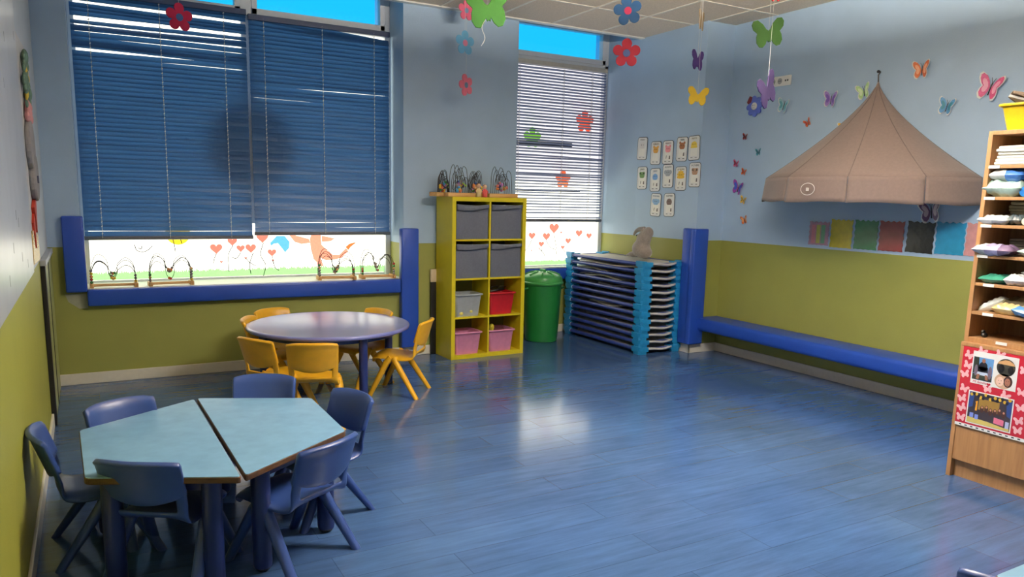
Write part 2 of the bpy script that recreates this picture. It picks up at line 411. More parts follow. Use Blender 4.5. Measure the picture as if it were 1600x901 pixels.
for pts in ([(4.161, 1.03), (4.12, .95), (4.07, .9), (4.05, .85)], [(4.344, 1.01), (4.40, .94), (4.47, .91), (4.48, .86)], [(4.44, 1.09), (4.46, 1.0), (4.48, .92)], [(4.282, .945), (4.29, .90)], [(4.255, .925), (4.31, .88), (4.33, .84)], [(4.56, .92), (4.60, .88)]):
    line(w2, pts, Y_W2)
grass(w2, 3.70, 4.98, .75, .065, Y_W2)
def flower_poly(R, n=5, inner=.5, k=60, ph=PI/2):
    p = []
    for i in range(k):
        a = 2*PI*i/k; c = abs(math.cos(n*(a-ph)/2)); p.append((R*(inner+(1-inner)*c**.6)*math.cos(a), R*(inner+(1-inner)*c**.6)*math.sin(a)))
    return p
for (x, z, s, c, nm) in ((4.793, 2.301, .12, (240, 90, 60), 'orange_sticker'), (4.133, 2.094, .11, (130, 205, 60), 'green_sticker'), (4.535, 1.676, .10, (240, 110, 70), 'orange_sticker')):
    drawing(w2, nm, [(x+a, z+q) for a, q in flower_poly(s)], Y_W2, translucent('sticker_%d%d' % (c[0], c[1]), c, .9))
# dark grey cross bars before the pane of window 2
b = B(); add_box(b, (3.68, 6.94, 2.02), (4.62, 6.969, 2.06)); add_box(b, (3.68, 6.945, 1.54), (4.75, 6.969, 1.556)); obj('glazing_bar', b, mat('bar_grey', (70, 80, 100), .5), w2)

# ---------------------------------------------------------------- blinds
m_slat = translucent('navy_slat', (52, 98, 150), .22, .35)
m_slat_glare = translucent('navy_slat_glare', (122, 134, 164), .3, .35)  # paler blue: window glare on the navy slats is in the colour
m_rail = mat('blind_rail', (44, 66, 104), .4)
m_railw = mat('blind_rail_grey', (96, 98, 108), .4)
def blind(label, x0, x1, y, ztop, zbot, pitch, wslat, tilt_fn, skip_fn, cords, slope=0.0, group='window blinds', ms=None, rail_m=None):
    t = thing('window_blind', label, 'blind', ((x0+x1)/2, y, zbot), 0, group)
    hw = (x1-x0)/2
    H = ztop-zbot
    b = B(); add_box(b, (-hw, -.022, H-.045), (hw, .022, H), .004); obj('headrail', b, rail_m or m_rail, t)
    b = B(); n = int((H-.05)/pitch)
    zs = []
    for i in range(n):
        z = (.030 if i == 0 else .052+i*pitch)
        dz, sag0, sag1 = skip_fn(i, n)
        a = tilt_fn(i, n)
        ca, sa = math.cos(a), math.sin(a)
        ns = 9; rows = []
        for k in range(ns):
            u = k/(ns-1); x = -hw+.004+(2*hw-.008)*u
            zz = z+dz+sag0*(1-u)+sag1*u+slope*(u-.5)+.0012*math.sin(7*u+i*1.7)
            aa = a+.06*math.sin(5*u+i*2.3); ca, sa = math.cos(aa), math.sin(aa)
            row = []
            for q in (-.5, 0, .5):
                yy = q*wslat*ca; z2 = zz+q*wslat*sa+(.0035 if q == 0 else 0)
                row.append(b.verts.new((x, yy, z2)))
            rows.append(row)
        for r0, r1 in zip(rows, rows[1:]):
            for q in range(2): b.faces.new((r0[q], r1[q], r1[q+1], r0[q+1]))
        zs.append(z)
    obj('slats', b, ms or m_slat, t, smooth=True)
    b = B(); add_tube(b, [(-hw, 0, .0), (hw, 0, slope*.9)], .016, 12); obj('bottom_rail', b, m_railw, t, smooth=True)
    for cx in cords:
        b = B()
        for s in (-1, 1): add_tube(b, [(cx*hw, s*wslat*.36, 0), (cx*hw, s*wslat*.36, H-.03)], .0016, 5)
        for z in zs[::1]: add_tube(b, [(cx*hw-.004, -wslat*.40, z+.002), (cx*hw+.003, -wslat*.38, z+.012)], .0042, 5)  # cord rungs thickened into white dashes, imitating light through the slat holes
        obj('ladder_cord', b, m_string, t)
    return t
R1 = random.Random(3)
def tilt1(i, n):
    f = i/n
    if f > .84: return math.radians(44+16*R1.random())
    return math.radians(68+4*R1.random())
def skip1(i, n):
    f = i/n; dz = 0
    if f > .80: return (.012*math.sin(i*1.9), .012*math.sin(i*.8), .006)
    if i == int(n*.76): return (.0, -.002, .012)
    if i == int(n*.76)+1: return (.012, .012, .0)
    if i in (3,): return (-.008, 0, 0)
    if i in (1, 2): return (-.012, .004, 0)
    return (0, 0, 0)
blind('navy blind closed over the left half of the wide window, tattered at the top', -.03, 1.226, 6.70, 2.93, 1.085, .034, .046, tilt1, skip1, (-.80, -.03, .72), 0.0)
def tilt2(i, n): return math.radians(68+4*R1.random())
def skip2(i, n):
    if i == int(n*.70): return (.0, .006, .010)
    if i == int(n*.63): return (.0, .010, .0)
    if i == n-1: return (-.0, .01, -.06)
    if i == n-2: return (0, .0, -.03)
    if i == 1: return (-.012, 0, 0)
    return (0, 0, 0)
blind('navy blind closed over the right half of the wide window', 1.240, 2.455, 6.70, 2.90, 1.115, .034, .046, tilt2, skip2, (-.80, .0, .76), 0.0)
def tilt3(i, n): return math.radians(-30-6*R1.random())
def skip3(i, n):
    if i in (int(n*.57), int(n*.57)+1): return (-.006*(i-int(n*.57)), 0, 0)
    if i == int(n*.30): return (-.014, 0, .006)
    if i == int(n*.42): return (-.012, .01, -.004)
    return (0, 0, 0)
blind('half-open slatted blind on the narrow window behind the green bin', 3.66, 5.00, 6.885, 2.86, 1.235, .030, .030, tilt3, skip3, (-.62, .18, .72), 0.0, ms=m_slat_glare, rail_m=mat('rail_cream', (206, 200, 186), .4))
b = B(); add_lathe(b, [(.01, -.004), (.35, -.004), (.35, .004), (.01, .004)], 40, Matrix.Rotation(PI/2, 4, 'X'))  # disc added to cast a round dark shape onto the slats
tag(obj('shadow_disc', b, mat('disc_dark', (60, 62, 70), .8), None, loc=(1.235, 6.772, 1.84)), 'large dark disc added behind the two closed blinds to shade them', 'added disc')

# ---------------------------------------------------------------- fill lamp added unseen above the view to brighten the room
LAMP_Z = 2.66
def lamp(x, y, label):
    t = thing('fill_lamp', label, 'lamp', (x, y, LAMP_Z), 0, 'added fill lamps')
    b = B()
    for lo, hi in (((-.62, -.13), (-.60, .13)), ((.60, -.13), (.62, .13)), ((-.62, -.13), (.62, -.11)), ((-.62, .11), (.62, .13))): add_box(b, (*lo, -.02), (*hi, .03), .002)
    obj('frame', b, m_white, t)
    b = B(); add_box(b, (-.60, -.11, -.012), (.60, .11, .014)); obj('diffuser', b, emit('fill_diffuser', (255, 249, 242), FILL_STRENGTH), t)
    b = B(); add_box(b, (-.60, -.11, .0225), (.60, .11, .029)); obj('uplight', b, emit('fill_uplight', (255, 240, 220), FILL_STRENGTH*6.0), t)
    for s in (-.5, .5):
        b = B(); add_tube(b, [(s, 0, .02), (s, 0, HC-LAMP_Z)], .003, 6); obj('suspension_wire', b, m_string, t)
lamp(2.75, 2.55, 'unseen fill lamp added above the open floor')

# ---------------------------------------------------------------- padding
def pad(lo, hi, label, cat='wall padding', bev=.012, name='foam_pad'):
    b = B(); c = [(a+q)/2 for a, q in zip(lo, hi)]
    add_box(b, [a-k for a, k in zip(lo, c)], [a-k for a, k in zip(hi, c)], bev, 3)
    return tag(obj(name, b, m_navy, None, loc=c, ang=50), label, cat, 'blue vinyl padding')
pad((-.035, YB-.075, .60), (2.43, YB-.002, .722), 'long blue padded strip along the sill of the wide window')
pad((-.17, YB-.06, .705), (-.03, YB-.002, 1.265), 'short upright blue pad left of the wide window')
pad((2.435, YB-.075, .09), (2.60, YB-.002, 1.175), 'tall upright blue pad between the wide window and the yellow shelf')
pad((3.66, 6.86, .60), (5.02, 6.948, .72), 'blue padded strip behind the green bin under the narrow window')
b = B(); x0, y0 = XP, Y1
add_box(b, (XP-.075, Y1-.075, .10), (XP+.10, Y1-.001, 1.215), .012, 3); add_box(b, (XP-.075, Y1-.03, .10), (XP-.001, Y1+.10, 1.215), .012, 3)
tag(obj('foam_pad', b, m_navy, None, ang=50), 'tall blue corner pad beside the stack of cots', 'wall padding', 'blue vinyl padding')
pad((5.10, 2.3, .235), (XR-.002, Y1-.002, .357), 'long low blue padded bench along the green wall below the canopy', 'bench', .03, 'padded_bench')
b = B(); add_prism(b, [(-.18, .69), (-.03, .69), (-.035, .58), (-.09, .575), (-.12, .60), (-.16, .63)], 0, .001)
o = obj('tape_patch', b, mat('clear_tape', (170, 172, 150), .2)); place(o, (0, YB-.0015, 0), FACE_Y); tag(o, 'piece of translucent tape stuck below the short blue pad', 'tape')

# ---------------------------------------------------------------- chairs
def chair_parts(scale, zs):
    def seat_pt(u, v):
        s = 2*u-1
        prof = [(.150, .246, .120), (.160, .260, .134), (.152, .275, .140), (.12, .281, .143), (.06, .279, .147), (0, .273, .150), (-.06, .270, .150), (-.105, .273, .149), (-.135, .283, .147), (-.155, .299, .145), (-.166, .320, .144), (-.176, .345, .146), (-.184, .375, .148), (-.191, .41, .148)]
        k = v*(len(prof)-1); i = min(int(k), len(prof)-2); f = k-i
        y, z, w = (prof[i][q]*(1-f)+prof[i+1][q]*f for q in range(3))
        back = max(0, min(1, (v-.62)/.2))
        z2 = z-.020*abs(s)**5*(1-back)
        y2 = y+.030*abs(s)**2.2*back
        return (s*w, y2, z2)
    b = B(); nu, nv = 17, 27
    g, fs = add_grid(b, seat_pt, nu, nv)
    kill = []
    for j in range(nv-1):
        for i in range(nu-1):
            if j >= 19 and 2 <= i <= nu-4: kill.append(fs[j*(nu-1)+i])
    bmesh.ops.delete(b, geom=kill, context='FACES')
    bmesh.ops.scale(b, vec=(scale, scale, zs), verts=b.verts)
    def back_pt(u, v):
        s = 2*u-1
        top = .520-.012*abs(s)**3.5; bot = .378-.036*(1-s*s)
        z = bot+(top-bot)*v
        w = .150-.004*(1-v)
        y = -.176-.055*((z-.345)/.175)+.038*abs(s)**2.2-(.008 if v > .97 else 0)
        return (s*w, y, z)
    bk = B(); add_grid(bk, back_pt, 17, 9); bmesh.ops.scale(bk, vec=(scale, scale, zs), verts=bk.verts)
    legs = []
    for sx in (-1, 1):
        for sy in (1, -1):
            lb = B()
            P = [(sx*.130, .012+sy*.012, .266), (sx*.138, .02+sy*.035, .232), (sx*.166, sy*.172, -.0)]
            add_tube(lb, P, .0255, 12, r2=.0205)
            for v in lb.verts:
                if v.co.z < .02: v.co.z = max(v.co.z, 0)
            for v in lb.verts:
                if v.co.z < .012: v.co.z = 0
            bmesh.ops.scale(lb, vec=(scale, scale, zs), verts=lb.verts); legs.append(lb)
    return b, bk, legs
def make_chair(m, scale, zs):
    t = thing('child_chair', '', 'chair')
    s, bk, legs = chair_parts(scale, zs)
    obj('seat', s, m, t, smooth=True, solid=.013*scale, subd=1)
    o = obj('backrest', bk, m, t, smooth=True, solid=.021*scale)
    bv = o.modifiers.new('bev', 'BEVEL'); bv.width = .006; bv.segments = 2; bv.angle_limit = math.radians(50)
    for l in legs: obj('leg', l, m, t, ang=50)
    return t
m_cblue = mat('blue_plastic', (50, 76, 138), .30, var=.04, bump=.08, bscale=500)
m_cyel = mat('yellow_plastic', (236, 176, 34), .32, var=.04, bump=.08, bscale=500)
def chairs(m, scale, zs, spots, group):
    proto = make_chair(m, scale, zs); first = True
    for x, y, deg, label in spots:
        c = proto if first else copy_tree(proto); first = False
        c.location = (x, y, 0); c.rotation_euler = (0, 0, math.radians(deg)); tag(c, label, 'chair', group)
chairs(m_cblue, 1.06, 1.015, [
    (.660, 2.955, 30.9, 'blue plastic child chair tucked at the near right edge of the light blue tables'),
    (.215, 3.03, -33.8, 'blue child chair with its back to the viewer at the near left table edge'),
    (-.005, 3.40, -86, 'blue plastic child chair between the green wall and the light blue tables'),
    (.165, 3.52, -155, 'blue plastic child chair at the far left edge of the light blue tables'),
    (.668, 3.745, 155.8, 'blue child chair nearest the yellow chairs, only its back above the light blue table'),
    (.865, 3.36, 108, 'blue plastic child chair at the right end of the light blue tables, facing them'),
    (2.24, 1.0, -62, 'blue plastic child chair at the lower right corner of the photo')], 'blue child chairs')
chairs(m_cyel, 1.04, 1.09, [
    (1.222, 4.715, -19.6, 'yellow plastic child chair with its back to the viewer, right before the table leg'),
    (1.045, 4.917, -59.3, 'yellow plastic child chair at the left end of the round table, nearer of the two'),
    (1.165, 5.54, -115, 'yellow plastic child chair at the left of the round table, mostly hidden by another chair'),
    (1.295, 5.80, -158, 'yellow plastic child chair behind the round table at its left, below the window pad'),
    (1.80, 5.60, 113, 'yellow plastic child chair behind the round table at its right, near the tall blue pad'),
    (1.985, 5.213, 51.5, 'yellow child chair right of the round table, seen from its side with all legs')], 'yellow child chairs')

# ---------------------------------------------------------------- light blue trapezoid tables
m_lam = mat('light_blue_laminate', (140, 188, 218), .22, var=.06, scale=14, coat=.4)
m_edge = wood_mat('edge_wood', (92, 64, 36), (66, 44, 26), .5, 'x')
m_leg = mat('blue_leg', (26, 40, 92), .3, var=.04)
def inset(poly, d):
    c = Vector((sum(p[0] for p in poly)/len(poly), sum(p[1] for p in poly)/len(poly)))
    return c
def shrink(poly, d):
    n = len(poly); out = []
    for i in range(n):
        p = Vector(poly[i]); a = (Vector(poly[i-1])-p).normalized(); q = (Vector(poly[(i+1) % n])-p).normalized()
        s = abs(a.x*q.y-a.y*q.x); out.append(p+(a+q)*(d/s))
    return out
def corner_round(poly, r, n=4):
    out = []; k = len(poly)
    for i in range(k):
        p = Vector(poly[i]); a = (Vector(poly[i-1])-p).normalized(); q = (Vector(poly[(i+1) % k])-p).normalized()
        s, e = p+a*r, p+q*r
        for j in range(n+1):
            t = j/n; out.append(tuple(s*(1-t)**2+p*2*t*(1-t)+e*t*t))
    return out
def trapezoid(poly, h, label):
    cx = sum(p[0] for p in poly)/4; cyy = sum(p[1] for p in poly)/4
    t = thing('classroom_table', label, 'table', (cx, cyy, 0), 0, 'light blue trapezoid tables')
    P = [(p[0]-cx, p[1]-cyy) for p in poly]
    area = sum(P[i-1][0]*P[i][1]-P[i][0]*P[i-1][1] for i in range(4))
    if area < 0: P = P[::-1]
    b = B(); add_prism(b, corner_round([tuple(v) for v in shrink(P, .003)], .02), h-.004, h, bev=.001); obj('tabletop', b, m_lam, t)
    b = B(); add_prism(b, corner_round(P, .022), h-.026, h-.003, bev=.003); obj('wood_edge', b, m_edge, t)
    b = B(); Q = shrink(P, .075)
    for i in range(4):
        a, c = Q[i-1], Q[i]; d = (c-a).normalized(); n = Vector((-d.y, d.x))*.009
        add_prism(b, [tuple(a+n), tuple(a-n), tuple(c-n), tuple(c+n)], h-.075, h-.025)
    obj('apron', b, m_leg, t)
    for q in shrink(P, .085):
        b = B(); add_lathe(b, [(.028, .012), (.035, .016), (.037, .03), (.037, h-.026)], 22); l = obj('leg', b, m_leg, t, ang=40, loc=(q.x, q.y, 0))
        b = B(); add_lathe(b, [(.012, 0), (.024, .002), (.031, .009), (.033, .017)], 22); obj('foot', b, m_black, l, ang=40)
    return t
trapezoid([(.405, 3.872), (-.086, 3.545), (-.066, 2.927), (.428, 2.703)], .46, 'light blue trapezoid table on the left, long side against its twin')
trapezoid([(.417, 3.882), (.925, 3.656), (.923, 3.07), (.441, 2.712)], .46, 'light blue trapezoid table on the right, ringed by blue chairs')
trapezoid([(2.145, 1.035), (2.75, 1.035), (2.75, .45), (2.30, .45)], .46, 'light blue table barely showing at the lower right corner of the photo')

# ---------------------------------------------------------------- round table
m_rtop = mat('round_table_top', (112, 118, 180), .38, var=.05, scale=8, bump=.06, bscale=40, coat=1.0)
m_rtop.node_tree.nodes['Principled BSDF'].inputs['Coat Roughness'].default_value = .20
t = thing('round_table', 'round blue table ringed by yellow child chairs', 'table', (1.503, 5.385, 0))
Rr, Hh = .585, .53
b = B(); add_lathe(b, [(.02, Hh-.03), (Rr-.02, Hh-.032), (Rr-.004, Hh-.024), (Rr, Hh-.012), (Rr-.005, Hh-.003), (Rr-.014, Hh), (Rr-.026, Hh-.001), (Rr-.031, Hh-.0025), (.02, Hh-.0025)], 72); obj('tabletop', b, m_rtop, t, ang=50)
b = B(); add_lathe(b, [(Rr-.12, Hh-.07), (Rr-.10, Hh-.07), (Rr-.10, Hh-.03), (Rr-.12, Hh-.03)], 48, cap=False); obj('apron', b, m_leg, t, ang=50)
for k in range(4):
    a = math.radians(11+90*k)
    b = B(); add_lathe(b, [(.025, .002), (.029, .01), (.030, .03), (.030, Hh-.03)], 20); l = obj('leg', b, m_leg, t, ang=40, loc=(.50*math.cos(a), .50*math.sin(a), 0))
    b = B(); add_lathe(b, [(.02, 0), (.031, .001), (.032, .012), (.030, .018)], 20); obj('foot', b, m_black, l, ang=40)

# ---------------------------------------------------------------- yellow cube shelf
m_yel = mat('yellow_lacquer', (222, 204, 36), .35, var=.03, scale=12)
KX, KY, KR = 2.798, 6.058, .032
KW, KD, KH = .768, .325, 1.465
shelf = thing('cube_shelf', 'tall yellow cube shelf of eight cells between the windows', 'shelf', (KX, KY, 0), KR)
to = .038; ti = .016; cw = (KW-2*to-ti)/2; ch = (KH-2*to-3*ti)/4
b = B(); add_box(b, (0, 0, 0), (to, KD, KH), .0015); obj('side_panel', b, m_yel, shelf)
b = B(); add_box(b, (KW-to, 0, 0), (KW, KD, KH), .0015); obj('side_panel', b, m_yel, shelf)
b = B(); add_box(b, (to, .0005, KH-to), (KW-to, KD, KH-.0005), .001); obj('top_panel', b, m_yel, shelf)
b = B(); add_box(b, (to, .0005, .0005), (KW-to, KD, to), .001); obj('bottom_panel', b, m_yel, shelf)
b = B(); add_box(b, (to+cw, .003, to), (to+cw+ti, KD, KH-to)); obj('divider', b, m_yel, shelf)
for k in range(1, 4):
    z = to+k*ch+(k-1)*ti
    for c in (0, 1):
        x = to+c*(cw+ti); b = B(); add_box(b, (x, .003, z), (x+cw, KD, z+ti)); obj('shelf_board', b, m_yel, shelf)
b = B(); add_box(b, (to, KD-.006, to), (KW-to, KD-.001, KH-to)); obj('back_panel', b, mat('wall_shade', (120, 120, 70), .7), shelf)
KMX = Matrix.Translation((KX, KY, 0)) @ Matrix.Rotation(KR, 4, 'Z')
def cell(c, r): return (to+c*(cw+ti)+cw/2, to+r*(ch+ti))
m_felt = mat('grey_felt', (92, 98, 112), .9, var=.08, scale=60, bump=.5, bscale=300)
def fabric_box(c, r, label, sag):
    x, z = cell(c, r); p = KMX @ Vector((x, .012, z))
    t = thing('fabric_box', label, 'storage box', p, KR, 'grey fabric boxes in the yellow shelf')
    w, h, d = cw-.018, ch-.022, KD-.04
    def front(u, v):
        s = 2*u-1
        zz = v*(h - (.006+sag*(1-s*s))*(v > .99)); bul = .010*math.sin(PI*u)*math.sin(PI*min(v, 1))
        return (s*w/2, -bul+.004*math.sin(9*u+3*r)*(v > .75), zz)
    b = B(); add_grid(b, front, 15, 13); add_box(b, (-w/2, .004, 0), (w/2, d, h-.03), .006); obj('body', b, m_felt, t, smooth='a')
    b = B()
    def flap(u, v):
        s = 2*u-1
        return (s*w/2*1.004, -.012-.010*math.sin(PI*u)-.004*math.sin(PI*v), h-.004-.012*(1-s*s)*sag*60-v*(.042+.012*math.sin(PI*u+1+c)))
    add_grid(b, flap, 17, 6); obj('folded_rim', b, m_felt, t, smooth=True, solid=.006)
for c, r, lb, sg in ((0, 3, 'grey fabric box in the top left cell of the yellow shelf', .012), (1, 3, 'grey fabric box in the top right cell of the yellow shelf', .004), (0, 2, 'grey fabric box in the second row left cell of the yellow shelf', .006), (1, 2, 'grey fabric box in the second row right cell of the yellow shelf', .010)):
    fabric_box(c, r, lb, sg)
def tub(loc, rz, w, d, h, m, label, group, name='plastic_tub', ls=.03):
    t = thing(name, label, 'tub', loc, rz, group)
    b = B(); n = 0
    def ring(ww, dd, z, r=.025): return [(x, y, z) for x, y in round_rect(ww, dd, r)]
    rs = [ring(w*.84, d*.86, 0), ring(w*.845, d*.865, .004), ring(w*.985, d*.985, h-.02), ring(w, d, h-.018), ring(w, d, h-.004), ring(w*.985, d*.985, h), ring(w*.95, d*.95, h-.003), ring(w*.80, d*.83, .008)]
    vs = [[b.verts.new(p) for p in q] for q in rs]
    for a, c in zip(vs, vs[1:]):
        for i in range(len(a)): b.faces.new((a[i], a[(i+1) % len(a)], c[(i+1) % len(c)], c[i]))
    b.faces.new(vs[0][::-1]); b.faces.new(vs[-1]); obj('body', b, m, t, ang=40)
    b = B()
    for i in range(2):
        pts = [(p[0], p[1], h-.008-.018*i*0) for p in round_rect(w+.016, d+.016, .03)]
    add_tube(b, pts, .008, 6, closed=True); obj('rim', b, m, t, smooth=True)
    return t
m_pink = mat('pink_plastic', (214, 140, 176), .35); m_red = mat('red_plastic', (196, 34, 44), .35)
m_clear = mat('cloudy_plastic', (206, 212, 214), .3, trans=.35, spec=.5)
def celltub(c, r, m, label):
    x, z = cell(c, r); p = KMX @ Vector((x-.022, .135, z))
    return tub(p, KR, .275, .235, .205, m, label, 'plastic tubs in the yellow shelf')
celltub(0, 1, m_clear, 'cloudy clear tub in the third row of the yellow shelf, left cell')
celltub(1, 1, m_red, 'red plastic tub in the yellow shelf beside the clear tub')
celltub(0, 0, m_pink, 'pink plastic tub in the bottom left cell of the yellow shelf')
celltub(1, 0, m_pink, 'pink plastic tub in the bottom right cell, a board sticking out of it')
# contents
def kpos(x, y, z): return KMX @ Vector((x, y, z))
x, z = cell(1, 0)
b = B(); add_box(b, (-.10, -.006, -.07), (.10, .006, .075), .003); o = tag(obj('picture_board', b, mat('dark_board', (96, 50, 60), .6), None, loc=kpos(x-.01, .13, z+.165)), 'dark red board with a pale edge standing in the pink tub', 'board'); o.rotation_euler = (-.9, .18, KR)
b = B(); add_lathe(b, [(.012, 0), (.02, .01), (.016, .04), (.024, .06), (.02, .085), (.006, .095)], 14); tag(obj('toy_figure', b, mat('yellow_toy', (224, 206, 60), .4), None, smooth=True, loc=kpos(x-.085, .10, z+.155)), 'small yellow toy peeping out of the right pink tub', 'toy')
x, z = cell(1, 1)
b = B(); add_tube(b, [(-.09, 0, .02), (-.05, 0, .05), (.0, .01, .055), (.02, .01, .02), (.03, 0, .05), (.09, 0, .045)], .004, 6); add_tube(b, [(-.10, .02, .0), (-.02, .02, .01), (.08, .02, .02)], .012, 8); tag(obj('cable', b, m_black, None, smooth=True, loc=kpos(x-.02, .12, z+.20)), 'black cable lying over the red tub', 'cable')
x, z = cell(0, 1)
for i, (dx, dz, cc) in enumerate(((-.07, .03, (226, 214, 110)), (-.08, .11, (232, 230, 214)), (.03, .045, (226, 214, 110)), (-.01, .10, (200, 206, 214)))):
    b = B(); add_sphere(b, (0, 0, 0), .034, (1, .5, .8), 12); tag(obj('toy_block', b, mat('toy_%d' % i, cc, .5), None, smooth=True, loc=kpos(x-.022+dx, .045, z+dz)), ['pale yellow lump low at the left in the clear tub', 'whitish lump high at the left in the clear tub', 'pale yellow lump low at the middle of the clear tub', 'pale grey lump at the middle of the clear tub'][i], 'toy', 'toys in the clear tub')
# dark folded board behind the yellow shelf
t = thing('folded_board', 'narrow black board with a cream top leaning beside the yellow shelf', 'board', (2.765, 6.385, 0), 0)
b = B(); add_box(b, (-.03, -.008, 0), (.06, .012, .68), .003); obj('panel', b, m_black, t)
b = B(); add_box(b, (-.034, -.010, .68), (.06, .014, .80), .006); obj('corner_cap', b, mat('cream', (226, 206, 170), .5), t)

# ---------------------------------------------------------------- bead mazes
BC = {'red': (196, 44, 40), 'orange': (232, 140, 70), 'yellow': (232, 196, 50), 'green': (60, 128, 62), 'blue': (52, 96, 176), 'navy': (34, 44, 96), 'grey': (150, 140, 136), 'wood': (216, 168, 110), 'lime': (150, 190, 60), 'pink': (236, 140, 120), 'lilac': (180, 120, 180), 'sky': (80, 160, 214)}
BEADS = {}
def bead_mesh(c, r, sc=(1, 1, 1)):
    k = (c, r, sc)
    if k not in BEADS:
        b = B(); add_sphere(b, (0, 0, 0), r, sc, 12); me = bpy.data.meshes.new('bead'); b.to_mesh(me); b.free()
        for p in me.polygons: p.use_smooth = True
        me.materials.append(mat('bead_'+c, BC[c], .35)); BEADS[k] = me
    return BEADS[k]
m_pine = wood_mat('pine', (222, 176, 110), (198, 148, 84), .5, 'x')
def spline(pts, n=7):
    P = [Vector(p) for p in pts]; out = []
    for i in range(len(P)-1):
        p0, p1, p2, p3 = P[max(i-1, 0)], P[i], P[i+1], P[min(i+2, len(P)-1)]
        for k in range(n):
            t = k/n; out.append(.5*((2*p1)+(p2-p0)*t+(2*p0-5*p1+4*p2-p3)*t*t+(3*p1-p0-3*p2+p3)*t**3))
    out.append(P[-1]); return out
def bead_maze(loc, rz, w, d, hgt, seed, label, group, kind):
    rnd = random.Random(seed)
    t = thing('bead_maze', label, 'toy', loc, rz, group)
    b = B()
    if kind == 'sill':
        for s in (-1, 1): add_box(b, (s*w/2-.014, -d/2, 0), (s*w/2+.014, d/2, .032), .003)
        for s in (-1, 1): add_tube(b, [(-w/2, s*d*.34, .017), (w/2, s*d*.34, .017)], .007, 8)
    else:
        add_box(b, (-w/2, -d/2, 0), (w/2, d/2, .036), .004)
        for s in (-.6, .6): add_lathe(b, [(.005, -.001), (.006, -.001), (.006, .001), (.005, .001)], 8, Matrix.Translation((s*w/2*.8, -d/2-.0005, .02)) @ Matrix.Rotation(PI/2, 4, 'X'))
    obj('base', b, m_pine, t, ang=40)
    zb = .032
    wires = []
    nw = 4 if kind == 'sill' else 5
    for i in range(nw):
        yy = -d*.36+d*.72*i/(nw-1)
        if kind == 'sill':
            a = hgt*(.72+.28*rnd.random()); c = hgt*(.62+.3*rnd.random()); lo = hgt*(.18+.3*rnd.random())
            pts = [(-w/2, yy, zb), (-w/2+.003, yy, a*.6), (-w*.40, yy, a*.93), (-w*.28, yy*.9, a), (-w*.14, yy*.7, a*.82), (-w*.10, -yy*.4, lo+.03), (0, -yy*.6, lo), (w*.09, -yy*.3, lo+.05), (w*.10, yy*.5, c*.8), (w*.26, yy, c), (w*.40, yy, c*.92), (w/2-.004, yy, c*.62), (w/2, yy, zb)]
        else:
            a0 = -w*.44+.1*w*i; a1 = w*.44-.1*w*(nw-1-i)
            a = hgt*(.75+.3*rnd.random()); c = hgt*(.6+.4*rnd.random()); lo = hgt*(.2+.3*rnd.random()); q = w*(.1*rnd.random()-.05)
            pts = [(a0, yy, zb), (a0+.006, yy, a*.7), (a0+.03, yy, a*.97), (a0+.05, yy, a*.9), (a0+.075, yy*.5, a*.4), (q, -yy*.5, lo), (a1-.09, yy*.4, c*.4), (a1-.06, yy, c*.93), (a1-.035, yy, c), (a1-.012, yy, c*.8), (a1, yy, zb)]
        P = spline(pts); b = B(); add_tube(b, P, .0025, 6); wo = obj('wire', b, m_wire, t, smooth=True); wires.append(P)
    cols = list(BC)
    r = .0115 if kind == 'sill' else .016
    def put(P, i, c, sc=(1, 1, 1)):
        o = bpy.data.objects.new('bead', bead_mesh(c, r, sc)); COL.objects.link(o); o.parent = t; o.location = P[i]
    sillc = ['grey', 'wood', 'orange', 'grey', 'green', 'yellow', 'grey', 'red'] if kind == 'sill' else cols
    for wi, P in enumerate(wires):
        if kind == 'sill':
            if wi in (0, 1):                      # a column of beads on the end post
                zz = zb+r
                side = w/2-.001 if (seed+wi) % 2 else -w/2+.001
                for k in range(5 if wi == 0 else 3):
                    o = bpy.data.objects.new('bead', bead_mesh(sillc[(k*3+seed+wi) % len(sillc)], r, (1, 1, .95))); COL.objects.link(o); o.parent = t
                    o.location = (side, P[0].y, zz); zz += 2*r*.95
            mid = len(P)//2
            for k in range(rnd.randint(2, 4)): put(P, mid-3+2*k, sillc[rnd.randrange(len(sillc))])
        else:
            mid = len(P)//2
            for k in range(rnd.randint(3, 5)): put(P, mid-6+3*k, sillc[rnd.randrange(len(sillc))], (1, 1, rnd.choice((1, .8, 1.3))))
    return t
bead_maze((.148, 6.455, SILL+.0015), 0, .30, .10, .255, 4, 'bead maze on the window sill, leftmost in the corner', 'bead mazes on the window sill', 'sill')
bead_maze((.546, 6.462, SILL+.0015), .06, .30, .10, .255, 5, 'bead maze on the window sill, second from the left corner', 'bead mazes on the window sill', 'sill')
bead_maze((1.875, 6.470, SILL+.0015), -.12, .30, .15, .265, 8, 'bead maze on the window sill before the salmon painted figure', 'bead mazes on the window sill', 'sill')
bead_maze((2.25, 6.470, SILL+.0015), -.06, .28, .14, .27, 11, 'bead maze on the window sill next to the tall blue pad', 'bead mazes on the window sill', 'sill')
def ktop(x, y): return KMX @ Vector((x, y, KH))
bead_maze(ktop(-.005, .17), KR+.35, .26, .10, .25, 21, 'bead maze overhanging the left end of the yellow shelf top', 'bead mazes on the yellow shelf', 'top')
bead_maze(ktop(.10, .06), KR, .27, .09, .27, 22, 'bead maze on the yellow shelf top, left of the wooden dolls', 'bead mazes on the yellow shelf', 'top')
bead_maze(ktop(.33, .19), KR, .20, .08, .24, 24, 'bead maze right behind the wooden dolls on the yellow shelf', 'bead mazes on the yellow shelf', 'top')
bead_maze(ktop(.53, .06), KR, .30, .09, .27, 23, 'bead maze at the right end of the yellow shelf top', 'bead mazes on the yellow shelf', 'top')
